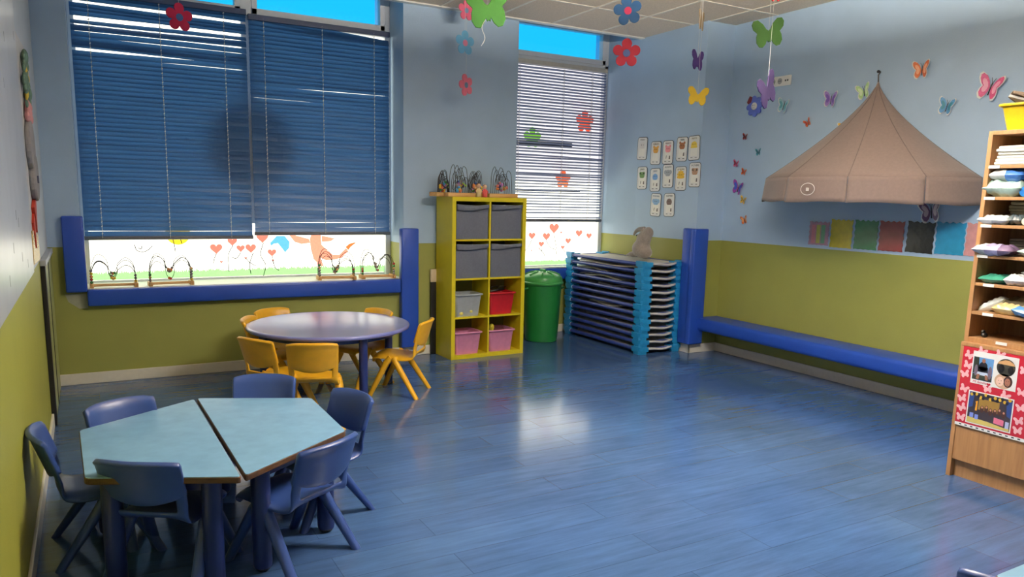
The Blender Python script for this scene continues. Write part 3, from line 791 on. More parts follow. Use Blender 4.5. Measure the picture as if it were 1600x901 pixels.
def doll(x, y, hh, c, hair, label):
    t = thing('peg_doll', label, 'toy doll', ktop(x, y), 0, 'wooden dolls on the yellow shelf')
    b = B(); add_lathe(b, [(.016, 0), (.024, .003), (.022, hh*.35), (.014, hh*.62), (.010, hh*.66)], 16); obj('body', b, mat('doll_'+label[:9], c, .5), t, smooth=True)
    b = B(); add_sphere(b, (0, 0, hh*.80), hh*.17, (1, 1, 1.05)); obj('head', b, mat('doll_skin', (240, 196, 160), .5), t, smooth=True)
    b = B(); add_sphere(b, (0, .003, hh*.845), hh*.172, (1, .95, .85)); obj('hair', b, mat('doll_hair_'+label[:4], hair, .6), t, smooth=True)
    for s in (-1, 1):
        b = B(); add_tube(b, [(s*.014, -.004, hh*.58), (s*.026, -.008, hh*.42), (s*.022, -.014, hh*.32)], .005, 8); obj('arm', b, mat('doll_'+label[:9], c, .5), t, smooth=True)
doll(.275, .032, .125, (228, 206, 150), (150, 100, 60), 'beige wooden doll on the yellow shelf, left of the pink one')
doll(.335, .025, .115, (226, 92, 86), (170, 110, 70), 'pink wooden doll with raised arm on the yellow shelf')

# ---------------------------------------------------------------- green bin
m_bin = mat('green_plastic', (28, 112, 52), .34, var=.04); m_lid = mat('green_lid', (66, 150, 80), .34, var=.04)
t = thing('dustbin', 'tall green lidded bin between the yellow shelf and the cots', 'bin', (4.085, 6.60, 0))
b = B(); add_lathe(b, [(.155, 0), (.165, .004), (.172, .05), (.198, .585), (.206, .588), (.206, .61), (.198, .612)], 40); obj('body', b, m_bin, t, ang=40)
b = B(); add_lathe(b, [(.214, .600), (.216, .615), (.205, .625), (.203, .66), (.195, .675), (.15, .700), (.08, .718), (.02, .722)], 40); l = obj('lid', b, m_lid, t, ang=40)
b = B()
for k in range(8):
    a = 2*PI*k/8+.2; c, s = math.cos(a), math.sin(a)
    add_tube(b, [(.07*c, .07*s, .722), (.12*c, .12*s, .714), (.18*c, .18*s, .690)], .009, 6)
obj('lid_ribs', b, m_lid, l, smooth=True)
b = B(); add_box(b, (-.012, -.05, .715), (.012, .05, .748), .006); obj('lid_handle', b, m_lid, l)
for s in (-1, 1):
    b = B(); add_tube(b, [(s*.20, -.05, .56), (s*.235, -.045, .55), (s*.24, 0, .535), (s*.235, .045, .55), (s*.20, .05, .56)], .010, 8); obj('side_handle', b, m_bin, t, smooth=True)

# ---------------------------------------------------------------- stacked cots
m_cotb = mat('cot_blue', (34, 138, 196), .35, var=.04); m_tube = mat('cot_tube', (44, 62, 140), .3); m_canvas = mat('cot_canvas', (206, 204, 200), .85, var=.05, scale=40, bump=.3); m_capw = mat('cot_cap', (214, 216, 220), .4)
CX0, CY0, CXH, CYH, CP = 4.80, 6.205, .262, .665, .0685
def make_cot():
    t = thing('stacking_cot', '', 'cot')
    for sx in (-1, 1):
        for sy in (-1, 1):
            b = B(); x0, y0 = sx*(CXH-.058), sy*(CYH-.058)
            k = .020
            P = [(-.058*sx, -.058*sy), (.058*sx, -.058*sy), (.058*sx, (.058-k)*sy), ((.058-k)*sx, .058*sy), (-.058*sx, .058*sy)]
            Q = [(p[0]*.78+sx*.006, p[1]*.78+sy*.006) for p in P]
            add_prism(b, [(x0+p[0], y0+p[1]) for p in P], .012, .056, bev=.003); add_prism(b, [(x0+p[0], y0+p[1]) for p in Q], -.012, .014, bev=.002)
            add_prism(b, [(x0+sx*.04+p[0]*.32, y0+p[1]*1.03) for p in P], .03, .066, bev=.002)
            obj('corner_block', b, m_cotb, t)
    for sx in (-1, 1):
        b = B(); add_tube(b, [(sx*(CXH-.026), -CYH+.09, .034), (sx*(CXH-.026), CYH-.09, .034)], .018, 12); r = obj('side_rail', b, m_tube, t, smooth='a')
        b = B()
        for sy in (-1, 1): add_tube(b, [(sx*(CXH-.026), sy*(CYH-.125), .034), (sx*(CXH-.026), sy*(CYH-.10), .034)], .0205, 12)
        obj('rail_cap', b, m_capw, r, ang=40)
    for sy in (-1, 1):
        b = B(); add_tube(b, [(-CXH+.10, sy*(CYH-.03), .034), (CXH-.10, sy*(CYH-.03), .034)], .012, 10); obj('end_rail', b, m_tube, t, smooth='a')
    def cloth(u, v):
        s, q = 2*u-1, 2*v-1
        return (s*(CXH-.044), q*(CYH-.020), .046-.020*(1-s*s)*(1-q**6)-.012*(1-abs(s))*abs(q)**8+.002*math.sin(9*u+5*v))
    b = B(); add_grid(b, cloth, 11, 21)
    def hem(u, v):
        s = 2*u-1
        return (s*(CXH-.115), -CYH+.012-.010*math.sin(PI*v), .052-.010*(1-s*s)-.022*v+.004*math.sin(7*u))
    add_grid(b, hem, 11, 5)
    obj('canvas', b, m_canvas, t, smooth=True, solid=.004)
    return t
proto = make_cot(); order = ['bottom', 'second', 'third', 'fourth', 'fifth', 'sixth', 'seventh', 'eighth', 'ninth', 'tenth', 'eleventh', 'twelfth']
NC = 13
for k in range(NC):
    c = proto if k == 0 else copy_tree(proto)
    c.location = (CX0+.006*math.sin(k*2.1), CY0+.006*math.sin(k*1.3), .013+CP*k); c.rotation_euler = (0, 0, .004*math.sin(k*1.7))
    lb = 'blue framed cot on top of the stack, grey plush lying on it' if k == NC-1 else ('blue framed cot at the very bottom of the stack' if k == 0 else 'blue framed stacking cot, %s from the bottom of the stack' % order[k])
    tag(c, lb, 'cot', 'stacked blue cots')
def blanket(k, y0, y1, c, label, seed):
    rnd = random.Random(seed); b = B()
    def top(u, v):
        s = 2*u-1
        return (-.215+.40*u, y0+(y1-y0)*v, .018+.012*math.sin(6*v+seed)+.010*math.sin(11*u+3*v)*(1-abs(s)) + .006)
    add_grid(b, top, 15, 15)
    o = obj('blanket', b, mat('blanket_%s' % (c,), c, .95, var=.1, scale=30, bump=.4), None, smooth=True, solid=.014, loc=(CX0, CY0, .013+CP*k+.036)); tag(o, label, 'blanket', 'blankets between the stacked cots')
blanket(11, -.52, .45, (190, 182, 170), 'cream blanket folded in the cot second from the top', 2)
blanket(10, -.05, .50, (150, 144, 138), 'grey blanket lying in the cot third from the top', 4)
blanket(9, -.25, .35, (176, 172, 166), 'pale grey blanket lying in the cot fourth from the top', 5)
blanket(8, -.45, .10, (92, 90, 96), 'dark grey blanket lying in the cot fifth from the top', 7)
blanket(5, -.25, .25, (196, 190, 178), 'pale blanket lying in the cot sixth from the bottom', 9)
blanket(3, -.15, .3, (110, 108, 116), 'grey blanket lying in the cot fourth from the bottom', 3)

# grey plush on the cots
t = thing('plush_toy', 'grey plush with a bent trunk slumped on the top cot', 'soft toy', (4.86, 5.98, .013+CP*(NC-1)+.060), .0)
m_plush = mat('grey_plush', (150, 142, 136), .95, var=.1, scale=60, bump=.6, bscale=250, sheen=.4)
def blob(name, balls, m, parent, vox=.012):
    b = B()
    for (c, r, sc) in balls: add_sphere(b, c, r, sc, 16)
    o = obj(name, b, m, parent)
    rm = o.modifiers.new('remesh', 'REMESH'); rm.mode = 'VOXEL'; rm.voxel_size = vox; rm.use_smooth_shade = True
    sm = o.modifiers.new('smooth', 'SMOOTH'); sm.iterations = 8; sm.factor = .6
    return o
blob('body', [((0, 0, .095), .105, (.85, 1.0, .9)), ((.01, -.02, .19), .085, (.8, 1.0, 1.0)), ((.03, -.06, .255), .062, (.8, 1, 1)), ((-.01, .11, .03), .055, (.9, 1.2, .55)), ((-.02, .17, .018), .035, (.9, 1.2, .5)), ((.0, -.06, .06), .08, (.9, 1, .8))], m_plush, t)
b = B(); add_tube(b, spline([(.01, -.02, .285), (0, .04, .285), (-.01, .085, .262), (-.015, .11, .225)]), .032, 12, r2=.010); obj('trunk', b, m_plush, t, smooth=True)
b = B(); add_tube(b, [(-.045, .015, .235), (-.055, .025, .222)], .006, 8); obj('eye', b, m_black, t, smooth=True)

# ---------------------------------------------------------------- month cards on the poster wall
MONTHS = ['ENERO', 'FEBRERO', 'MARZO', 'ABRIL', 'MAYO', 'JUNIO', 'JULIO', 'AGOSTO', 'SEPTIEMBRE', 'OCTUBRE', 'NOVIEMBRE', 'DICIEMBRE']
CY_Z = [(6.305, 2.0), (6.087, 1.946), (5.902, 1.945), (5.699, 1.968), (5.531, 1.972), (6.285, 1.699), (6.075, 1.678), (5.883, 1.714), (5.693, 1.687), (5.50, 1.721), (6.045, 1.427), (5.84, 1.431)]
AN = [((230, 226, 220), 'white animal'), ((238, 176, 74), 'orange animal'), ((244, 160, 164), 'pink animal'), ((180, 116, 70), 'brown bear face'), ((244, 214, 80), 'yellow chick'), ((120, 160, 96), 'green frog face'), ((120, 170, 222), 'blue whale'), ((170, 176, 182), 'grey clouds'), ((246, 200, 60), 'yellow sun'), ((190, 150, 120), 'brown owl face'), ((150, 190, 224), 'blue clouds'), ((130, 110, 104), 'small brown animals')]
m_card = mat('card_white', (232, 232, 228), .3, var=.02); m_ink = mat('ink', (40, 40, 44), .6)
m_panel = mat('card_panel', (244, 242, 232), .5, var=.02)
for i, ((yy, zz), (col, what)) in enumerate(zip(CY_Z, AN)):
    cw_, chh = .158, .232
    t = thing('month_card', '%s card of the calendar, titled %s, with a %s' % (('rounded' if i else 'curled'), MONTHS[i], what), 'wall card', (0, 0, 0), 0, 'month cards on the wall')
    place(t, (XP-.003, yy, zz), FACE_X, random.uniform(-.04, .04))
    def bend(P): return P
    b = B(); add_prism(b, round_rect(cw_, chh, .028), 0, .0016); obj('border', b, m_ink, t)
    b = B(); add_prism(b, round_rect(cw_-.010, chh-.010, .024), .0008, .0022); obj('sheet', b, m_card, t)
    text_mesh('title', MONTHS[i], .024 if len(MONTHS[i]) < 8 else .0195, m_ink if i in (3, 9, 11) else mat('title_%d' % i, tuple(int(v*.62) for v in col), .6), t, T(0, .088, .0026))
    b = B(); ma = mat('animal_%d' % i, col, .6)
    add_prism(b, circle(.040, 20, 0, .028, .034), .002, .0028)
    if i in (1, 3, 2): [add_prism(b, circle(.014, 12, s*.030, .060), .002, .0027) for s in (-1, 1)]
    if i in (5, 9): [add_prism(b, circle(.019, 12, s*.026, .046), .002, .0029) for s in (-1, 1)]
    if i == 8: add_prism(b, flower_poly(.055, 10, .7), .0018, .0026, T(0, .028))
    if i in (7, 10): [add_prism(b, circle(.022, 14, s*.036, .030+.008*s*s), .002, .0027) for s in (-1, 0, 1)]
    if i in (4,): add_prism(b, [(-.05, .01), (0, .03), (.05, .01), (.03, -.005), (-.03, -.005)], .0019, .0027)
    obj('animal', b, ma, t)
    b = B()
    for s in (-1, 1): add_prism(b, circle(.0045, 10, s*.014, .036), .003, .0034)
    if i in (5, 9):
        for s in (-1, 1): add_prism(b, circle(.008, 10, s*.026, .046), .003, .0034)
    obj('eyes', b, m_ink, t)
    b = B(); add_prism(b, [(-.044, -.075), (.044, -.075), (.044, .0), (-.044, .0)], .0021, .003); obj('note_panel', b, m_panel, t)
    b = B()
    for s in (-1, 1): add_prism(b, [(s*.030-.014, -.092), (s*.030+.014, -.092), (s*.030+.012, -.086), (s*.030-.012, -.086)], .0021, .0028)
    if i not in (0, 1, 4): add_prism(b, [(.020, -.065), (.040, -.065), (.038, -.030), (.024, -.035)], .003, .0036)
    if i in (2, 5, 6, 8, 10): add_prism(b, [(-.024, -.06), (-.018, -.06), (-.012, -.03), (-.02, -.03)], .003, .0036)
    obj('small_print', b, mat('print_grey', (110, 104, 100), .6), t)
for c in bpy.data.objects:
    if c.name.startswith('month_card'): pass

# ---------------------------------------------------------------- canopy on the right wall
m_cloth = mat('taupe_canvas', (128, 113, 108), .9, var=.05, scale=50, bump=.25, bscale=400, sheen=.2)
CYC, CR, CDP, ZV0, ZV1, ZT = 3.88, .87, .65, 1.487, 1.675, 2.42
t = thing('canopy', 'taupe fabric half canopy hung on the blue wall above the green stripe', 'canopy', (XR-.004, CYC, ZV0))
ang = [PI*k/5 for k in range(6)]
def rim(a, k=1.0): return (-CDP*math.sin(a)*k, CR*math.cos(a)*k)
def edge_pt(f):
    f = max(0, min(4.9999, f)); i = int(f); g = f-i
    a, c = Vector(rim(ang[i])), Vector(rim(ang[i+1])); p = a*(1-g)+c*g
    m = 1+.035*math.sin(PI*g)        # the cloth bellies out a little between the ribs
    return p*m
b = B()
def cone(u, v):
    p = edge_pt(u*5); k = v**1.38 if v > 0 else 0
    z = (ZT-ZV0)*(1-v)+(ZV1-ZV0)*v
    return (p.x*k-.012*(1-v), p.y*k, z)
add_grid(b, cone, 41, 17); obj('roof', b, m_cloth, t, smooth=True, solid=.004)
b = B()
for k in range(1, 5):
    add_tube(b, [Vector(cone(k/5, v/16.0))+Vector((-.001, 0, .001)) for v in range(1, 17)], .0028, 5)
obj('seams', b, mat('seam', (104, 92, 90), .9), t)
for k in range(5):
    b = B()
    def val(u, v):
        p = edge_pt(k+.004+.992*u); ww = .010*math.sin(9*u+k)*v
        bell = 1+.02*v+ww*.6
        return (p.x*bell-.002*v-.003, p.y*bell, (ZV1-ZV0)*(1-v)+.006*v*math.sin(5*u+2*k))
    add_grid(b, val, 17, 7); vo = obj('valance', b, m_cloth, t, smooth=True, solid=.004)
    if k == 2:
        a = Vector((*edge_pt(2.45), 0)); d = (Vector((*edge_pt(2.9), 0))-Vector((*edge_pt(2.1), 0))).normalized(); nrm = Vector((d.y, -d.x, 0))
        if nrm.x > 0: nrm = -nrm
        X = d if nrm.cross(Vector((0, 0, 1))).dot(d) < 0 else -d
        Zn = nrm; Yv = Vector((0, 0, 1)); X = Yv.cross(Zn)
        Mx = Matrix((X, Yv, Zn)).transposed().to_4x4(); Mx.translation = a*1.045+Vector((0, 0, .095))
        b = B(); add_tube(b, [Mx @ Vector((.062*math.cos(q*PI/12), .044*math.sin(q*PI/12), .008)) for q in range(24)], .0024, 5, closed=True)
        for dx in (-.006, .006): add_prism(b, [(dx-.007, -.014), (dx+.005, -.014), (dx+.005, .010), (dx, .004), (dx-.007, .012)], .006, .010, Mx)
        obj('printed_badge', b, mat('badge_white', (232, 226, 220), .7), vo)
b = B(); add_tube(b, [(-.012, 0, ZT-ZV0-.01), (-.02, 0, ZT-ZV0+.045), (-.006, -.004, ZT-ZV0+.065)], .005, 6); obj('hanging_loop', b, mat('loop', (74, 66, 64), .8), t, smooth=True)
b = B(); add_lathe(b, [(.004, 0), (.006, .02), (.012, .022), (.012, .03)], 12, Matrix.Translation((XR-.001, CYC, ZT+.07)) @ Matrix.Rotation(-PI/2, 4, 'Y')); tag(obj('wall_hook', b, m_black), 'small dark hook holding up the canopy tip', 'hook')

# plain glossy sheets under the canopy
SHEETS = [(4.313, 1.228, .20, .20, [(190, 150, 170), (150, 190, 160)], 'pale many-coloured'), (4.094, 1.236, .208, .235, [(206, 190, 50)], 'yellow'), (3.868, 1.238, .208, .235, [(44, 130, 78)], 'green'), (3.648, 1.240, .208, .235, [(150, 44, 50)], 'dark red'), (3.415, 1.245, .215, .235, [(22, 22, 26)], 'black'), (3.190, 1.250, .215, .235, [(40, 140, 186)], 'blue'), (2.985, 1.250, .19, .235, [(206, 150, 150)], 'pink')]
for i, (yy, zz, w, h, cs, nm) in enumerate(SHEETS):
    t = thing('laminated_sheet', 'plain %s laminated sheet with a jagged edge on the wall under the canopy' % nm, 'wall decoration', (0, 0, 0), 0, 'laminated sheets under the canopy')
    place(t, (XR-.003, yy, zz), FACE_X, random.uniform(-.02, .02))
    rnd = random.Random(40+i); poly = []
    n = 9
    for k in range(n): poly.append((-w/2+w*k/n, -h/2+.003*(k % 2)))
    for k in range(n): poly.append((w/2-.007*(k % 2)+.002*rnd.random(), -h/2+h*k/n))
    for k in range(n): poly.append((w/2-w*k/n, h/2-.012*(k % 2)))
    for k in range(n): poly.append((-w/2+.007*(k % 2), h/2-h*k/n))
    ms = mat('sheet_'+nm, cs[0], .22, var=.12, scale=18, coat=.25, bump=.5, bscale=14)
    b = B(); add_prism(b, poly, 0, .002); obj('coloured_sheet', b, ms, t)
    if len(cs) > 1:
        for q, cc in enumerate([(222, 150, 160), (206, 206, 110), (130, 190, 150)]):
            b = B(); add_prism(b, [(-w*.36+q*w*.24, -h*.42), (-w*.36+(q+.8)*w*.24, -h*.42), (-w*.36+(q+.8)*w*.24, h*.36), (-w*.36+q*w*.24, h*.36)], .0018, .0026); obj('stripe', b, mat('stripe_%d' % q, cc, .15, coat=1.0), t)

# ---------------------------------------------------------------- butterflies on the wall
WING = [(.004, .004), (.014, .030), (.030, .050), (.048, .058), (.056, .050), (.054, .034), (.044, .016), (.034, .006), (.040, -.006), (.042, -.024), (.034, -.040), (.022, -.044), (.012, -.032), (.005, -.012)]
def sticker(y, z, size, c1, c2, spin, border, label, x=None):
    t = thing('butterfly_sticker', label, 'wall butterfly', (0, 0, 0), 0, 'butterfly stickers on the wall')
    place(t, (x or XR-.002, y, z), FACE_X, spin)
    s = size/.112
    for sg in (-1, 1):
        Rm = Matrix.Rotation(-sg*.32, 4, 'Y')
        b = B(); add_prism(b, [(sg*p[0]*s, p[1]*s) for p in (WING if sg > 0 else WING[::-1])], .0012, .0020, Rm); w = obj('wing', b, mat('bw_%d_%d_%d' % c1, c1, .4, var=.15, scale=80), t)
        b = B(); k = .58; add_prism(b, [(sg*(.010+p[0]*k)*s, (p[1]*k+.004)*s) for p in (WING if sg > 0 else WING[::-1])], .0021, .0026, Rm); obj('wing_pattern', b, mat('bw_%d_%d_%d' % c2, c2, .4), w)
        if border:
            b = B(); k = 1.13; add_prism(b, [(sg*p[0]*s*k, (p[1]-.002)*s*k) for p in (WING if sg > 0 else WING[::-1])], .0002, .0010, Rm); obj('wing_border', b, m_card, w)
    b = B(); add_tube(b, [(0, -.03*s, .002), (0, 0, .003), (0, .024*s, .002)], .0026*s, 6); obj('body', b, m_ink, t, smooth=True)
    b = B()
    for sg in (-1, 1): add_tube(b, [(0, .022*s, .003), (sg*.010*s, .045*s, .006)], .0008*s+.0003, 4)
    obj('antennae', b, m_ink, t)
Pk = (214, 92, 140); Or = (216, 112, 60); Bl = (90, 150, 200); Li = (160, 130, 200); Te = (60, 140, 160); Rd = (150, 50, 48); Ye = (226, 180, 70); Gr = (180, 220, 150)
sticker(4.796, 2.315, .12, (150, 200, 214), (90, 160, 180), -.25, True, 'pale turquoise butterfly right of the blue felt flower')
sticker(4.308, 2.323, .13, Li, (110, 80, 170), -.12, True, 'lilac butterfly with white rim high on the wall left of the canopy tip')
sticker(4.52, 2.153, .075, Or, Rd, .5, False, 'small orange butterfly below the lilac one')
sticker(4.158, 2.095, .09, Ye, Or, .3, True, 'yellow butterfly half hidden at the left slope of the canopy, higher one')
sticker(5.221, 2.075, .065, Rd, (40, 30, 40), -.15, False, 'dark red butterfly topmost of the small column near the corner')
sticker(5.043, 1.928, .07, Te, (30, 80, 100), .1, False, 'teal butterfly standing apart right of the small column')
sticker(5.31, 1.831, .075, Pk, Rd, -.2, False, 'pink and red butterfly above the big purple one near the corner')
sticker(5.206, 1.752, .07, Or, Rd, -.3, False, 'orange butterfly just above the big purple one')
sticker(5.264, 1.604, .14, (150, 70, 160), (50, 90, 190), -.3, False, 'big purple and blue butterfly in the column near the corner')
sticker(5.188, 1.49, .08, Ye, (130, 120, 60), -.3, False, 'yellow butterfly just below the big purple one')
sticker(5.155, 1.306, .085, Or, (230, 170, 110), .25, False, 'orange butterfly lowest in the column near the corner')
sticker(4.345, 1.906, .10, Ye, (240, 210, 130), -.25, True, 'yellow butterfly at the left slope of the canopy, lower one')
sticker(4.005, 2.352, .12, Gr, (220, 240, 200), .2, True, 'pale green butterfly just left of the canopy tip')
sticker(3.541, 2.457, .13, Or, (240, 180, 140), .02, True, 'orange and pink butterfly alone on the wall right of the canopy tip')
sticker(3.323, 2.178, .12, Bl, (60, 130, 150), -.25, True, 'turquoise butterfly above the right slope of the canopy')
sticker(3.034, 2.275, .17, Pk, (240, 170, 196), -.3, True, 'large pink butterfly beside the yellow tub on the bookcase')
sticker(3.35, 1.432, .17, (110, 80, 120), (200, 180, 190), .15, True, 'grey and purple butterfly hanging below the canopy edge')
# faint marks left on the wall
# socket plate
t = thing('wall_socket', 'white double power socket plate high on the blue wall', 'socket', (0, 0, 0)); place(t, (XR-.001, 4.854, 2.534), FACE_X)
b = B(); add_prism(b, round_rect(.24, .085, .008), 0, .010, bev=.003); obj('plate', b, m_white, t)
for dx in (-.075, .0):
    b = B(); add_lathe(b, [(.024, .0095), (.026, .0115), (.022, .0112)], 20, T(dx, 0)); add_lathe(b, [(.021, .0101), (.0215, .0108)], 20, T(dx, 0)); s_ = obj('outlet', b, mat('outlet_grey', (170, 172, 170), .4), t)
    b = B(); [add_lathe(b, [(.0045, .0105), (.0046, .0118)], 10, T(dx+e*.009, 0)) for e in (-1, 1)]; obj('holes', b, m_black, s_)
b = B(); add_prism(b, round_rect(.05, .05, .004), .009, .0115, T(.075, 0)); s_ = obj('data_outlet', b, m_white, t)
b = B(); [add_prism(b, [(-.007, -.007), (.007, -.007), (.007, .007), (-.007, .007)], .0114, .0122, T(.075+e*.012, 0)) for e in (-1, 1)]; obj('holes', b, m_black, s_)
# felt flower with a face
t = thing('felt_flower', 'blue felt flower with a round smiling face stuck to the wall', 'wall decoration', (0, 0, 0)); place(t, (XR-.003, 5.13, 2.345), FACE_X, .1)
b = B(); add_prism(b, flower_poly(.095, 8, .66, 72), 0, .010); obj('petals', b, mat('felt_blue', (88, 110, 196), .9, bump=.3), t)
b = B(); add_lathe(b, [(.034, .010), (.034, .013), (.02, .017), (.004, .018)], 24); f_ = obj('face_button', b, m_card, t, smooth=True)
b = B(); [add_sphere(b, (e*.011, .008, .017), .0035) for e in (-1, 1)]; add_tube(b, [(-.014, -.006, .016), (-.006, -.013, .0165), (.006, -.013, .0165), (.014, -.006, .016)], .0018, 5); obj('face', b, m_ink, f_)
b = B(); add_prism(b, [(-.085, .05), (-.05, .10), (-.02, .085), (-.035, .04), (-.07, .03)], .008, .013); obj('ladybird', b, mat('ladybird', (120, 40, 50), .6), t)

# ---------------------------------------------------------------- hanging paper ornaments
BUT = [(0, .020), (.012, .030), (.03, .062), (.06, .090), (.088, .088), (.100, .066), (.094, .036), (.070, .010), (.078, -.010), (.080, -.045), (.064, -.074), (.042, -.078), (.024, -.060), (.012, -.036), (.008, -.052), (0, -.046)]
def butterfly_poly(s):
    R = [(x*s, y*s) for x, y in BUT]; L = [(-x*s, y*s) for x, y in BUT[1:-1]][::-1]
    return (R+L)[::-1]
def ornament(kind, loc, size, col, label, yaw=0.0, roll=0.0, centre=None, cut=1.0, string=True, tail=0.0):
    loc = Vector(loc); d = CAM-loc; a = math.atan2(d.y, d.x)+PI/2+yaw
    t = thing('hanging_'+kind, label, 'hanging '+kind, loc, a, 'paper ornaments hanging from the ceiling')
    Mx = Matrix.Rotation(PI/2, 4, 'X') @ Matrix.Rotation(roll, 4, 'Z')
    m = mat('foam_%d_%d_%d' % col, col, .8, var=.06, scale=20)
    b = B()
    if kind == 'flower': add_prism(b, flower_poly(size/2, 5, .52), -.004, .004, Mx, bev=.0015); obj('petals', b, m, t)
    else: add_prism(b, butterfly_poly(size/.2), -.004, .004, Mx, bev=.0015); obj('wings', b, m, t)
    if centre:
        b = B(); add_lathe(b, [(.004, -.0065), (size*.13, -.006), (size*.13, .006), (.004, .0065)], 20, Mx); obj('centre', b, mat('foam_%d_%d_%d' % centre, centre, .8), t)
    top = size*.42 if kind == 'flower' else size*.12
    if string and HC-loc.z > top:
        b = B(); add_tube(b, [(0, 0, top), (0, 0, HC-loc.z-.002)], .0011, 5); obj('string', b, m_string, t)
    if tail:
        b = B(); add_tube(b, spline([(-.01, -.004, -size*.22), (-.03, -.006, -size*.22-tail*.3), (-.012, 0, -size*.22-tail*.7), (-.03, 0, -size*.22-tail)]), .0016, 5); obj('tail_string', b, m_string, t)
    return t
ornament('flower', (.68, 6.295, 2.725), .205, (206, 40, 84), 'crimson flower with a blue centre hanging before the wide window', .45, 0, (70, 110, 170))
ornament('butterfly', (1.23, 5.90, 2.875+.03), .10, (60, 40, 110), 'purple butterfly tip peeping in at the top over the wide window', .2)
ornament('flower', (2.92, 6.08, 3.03), .17, (232, 110, 140), 'pink flower half hidden behind the big green butterfly', .7, 0, (120, 150, 180))
ornament('flower', (2.90, 6.056, 2.76), .205, (120, 190, 230), 'light blue flower with a pink centre before the wall between the windows', .7, 0, (226, 140, 170))
ornament('flower', (2.93, 6.09, 2.42), .19, (232, 120, 140), 'pink flower with a blue centre, lowest of its string before the wall', .9, .3, (110, 140, 170))
ornament('butterfly', (1.882, 3.662, 2.43), .225, (42, 104, 36), 'big green butterfly with a white tail thread, nearest to the viewer', .15, .12, tail=.13)
ornament('flower', (3.436, 4.509, 2.795), .205, (16, 66, 112), 'dark blue flower with a red centre near the ceiling', .1, .2, (170, 40, 80))
ornament('flower', (3.489, 4.572, 2.522), .205, (140, 22, 48), 'dark red flower with a blue centre below the dark blue flower', .1, 0, (50, 70, 120))
ornament('butterfly', (4.528, 4.942, 2.943), .18, (176, 150, 110), 'tan butterfly seen edge-on, topmost of the three by the wall corner', 1.35)
ornament('butterfly', (4.352, 4.767, 2.585), .18, (66, 44, 118), 'violet butterfly turned sideways between the tan and the yellow one', 1.05)
ornament('butterfly', (4.215, 4.592, 2.278), .165, (180, 152, 28), 'yellow butterfly by the wall corner, spread flat', .1, -.1)
ornament('butterfly', (4.111, 3.822, 2.604), .215, (28, 74, 22), 'green butterfly hanging before the right wall', .25, .15)
ornament('butterfly', (3.687, 3.404, 2.15), .23, (38, 26, 72), 'violet butterfly tilted on its side before the white socket', 1.12, .5)
ornament('butterfly', (4.01, 3.69, 2.80), .07, (150, 30, 40), 'tiny red butterfly on the string above the green one', .3)

# ---------------------------------------------------------------- bookcase on the right
m_wood = wood_mat('beech', (182, 138, 92), (166, 122, 80), .42, 'z')
m_woodd = wood_mat('beech_shaded', (140, 108, 74), (124, 92, 62), .5, 'z')  # darker copy of the beech: shade inside the shelves is in the colour
BX, BY1, BY0 = 4.10, 2.285, 1.20
t = thing('low_cabinet', 'light wood low cabinet carrying the shelf unit, photo poster on its front', 'cabinet', (BX, BY0, 0))
L = BY1-BY0
b = B(); add_box(b, (.0, 0, .10), (.46, L, .735), .002); obj('carcass', b, m_wood, t)
b = B(); add_box(b, (.03, .02, 0), (.45, L-.004, .10)); obj('kickplate', b, m_wood, t)
b = B(); add_box(b, (-.006, L-.022, 0), (.46, L+.001, .757), .002); obj('side_panel', b, m_wood, t)
b = B(); add_box(b, (-.008, 0, .735), (.46, L+.001, .757), .003); obj('top_board', b, m_wood, t)
t = thing('bookcase', 'tall open wooden shelf unit filled with nappies and packages', 'bookcase', (BX, BY0, .7575))
UX = .012; UD = .30; UH = 1.865-.7575
b = B(); add_box(b, (UX, L-.022, 0), (UD, L, UH), .0015); obj('side_panel', b, m_wood, t)
b = B(); add_box(b, (UX, 0, 0), (UD, .022, UH), .0015); obj('side_panel', b, m_wood, t)
b = B(); add_box(b, (UX, .022, UH-.02), (UD, L-.022, UH), .001); obj('top_board', b, m_wood, t)
b = B(); add_box(b, (UD-.008, .022, 0), (UD, L-.022, UH)); obj('back_panel', b, m_woodd, t)
SZ = [.785, .925, 1.079, 1.228, 1.387, 1.530, 1.691]
for k, z in enumerate(SZ):
    b = B(); add_box(b, (UX+.002, .022, z-.7575-.016 if k else 0), (UD-.008, L-.022, z-.7575), .001); s_ = obj('shelf_board', b, m_wood, t)
    b = B(); yl = {0: .90, 1: .985, 2: 1.0, 3: 1.05, 4: 1.05, 5: 1.05, 6: 1.045}[k]; add_box(b, (UX-.0015, yl-.035, z-.7575-.016), (UX+.002, yl+.02, z-.7575-.001)); l_ = obj('price_label', b, m_card, s_)
m_nap = mat('nappy_white', (222, 218, 204), .8, var=.06, bump=.4, bscale=60)
def nappies(x, y, z, n, w, d, label, m=None, th=.018, seed=0):
    tt = thing('nappy_stack', label, 'nappy stack', (x, y, z), 0, 'nappy stacks in the bookcase')
    r = random.Random(seed)
    for k in range(n):
        b = B(); add_box(b, (-d/2, -w/2, 0), (d/2, w/2, th*1.05), th*.45, 3); o = obj('nappy', b, m or m_nap, tt, ang=60); o.location = (r.uniform(-.008, .004), r.uniform(-.008, .008), k*th); o.rotation_euler = (r.uniform(-.02, .02), r.uniform(-.02, .02), r.uniform(-.04, .04))
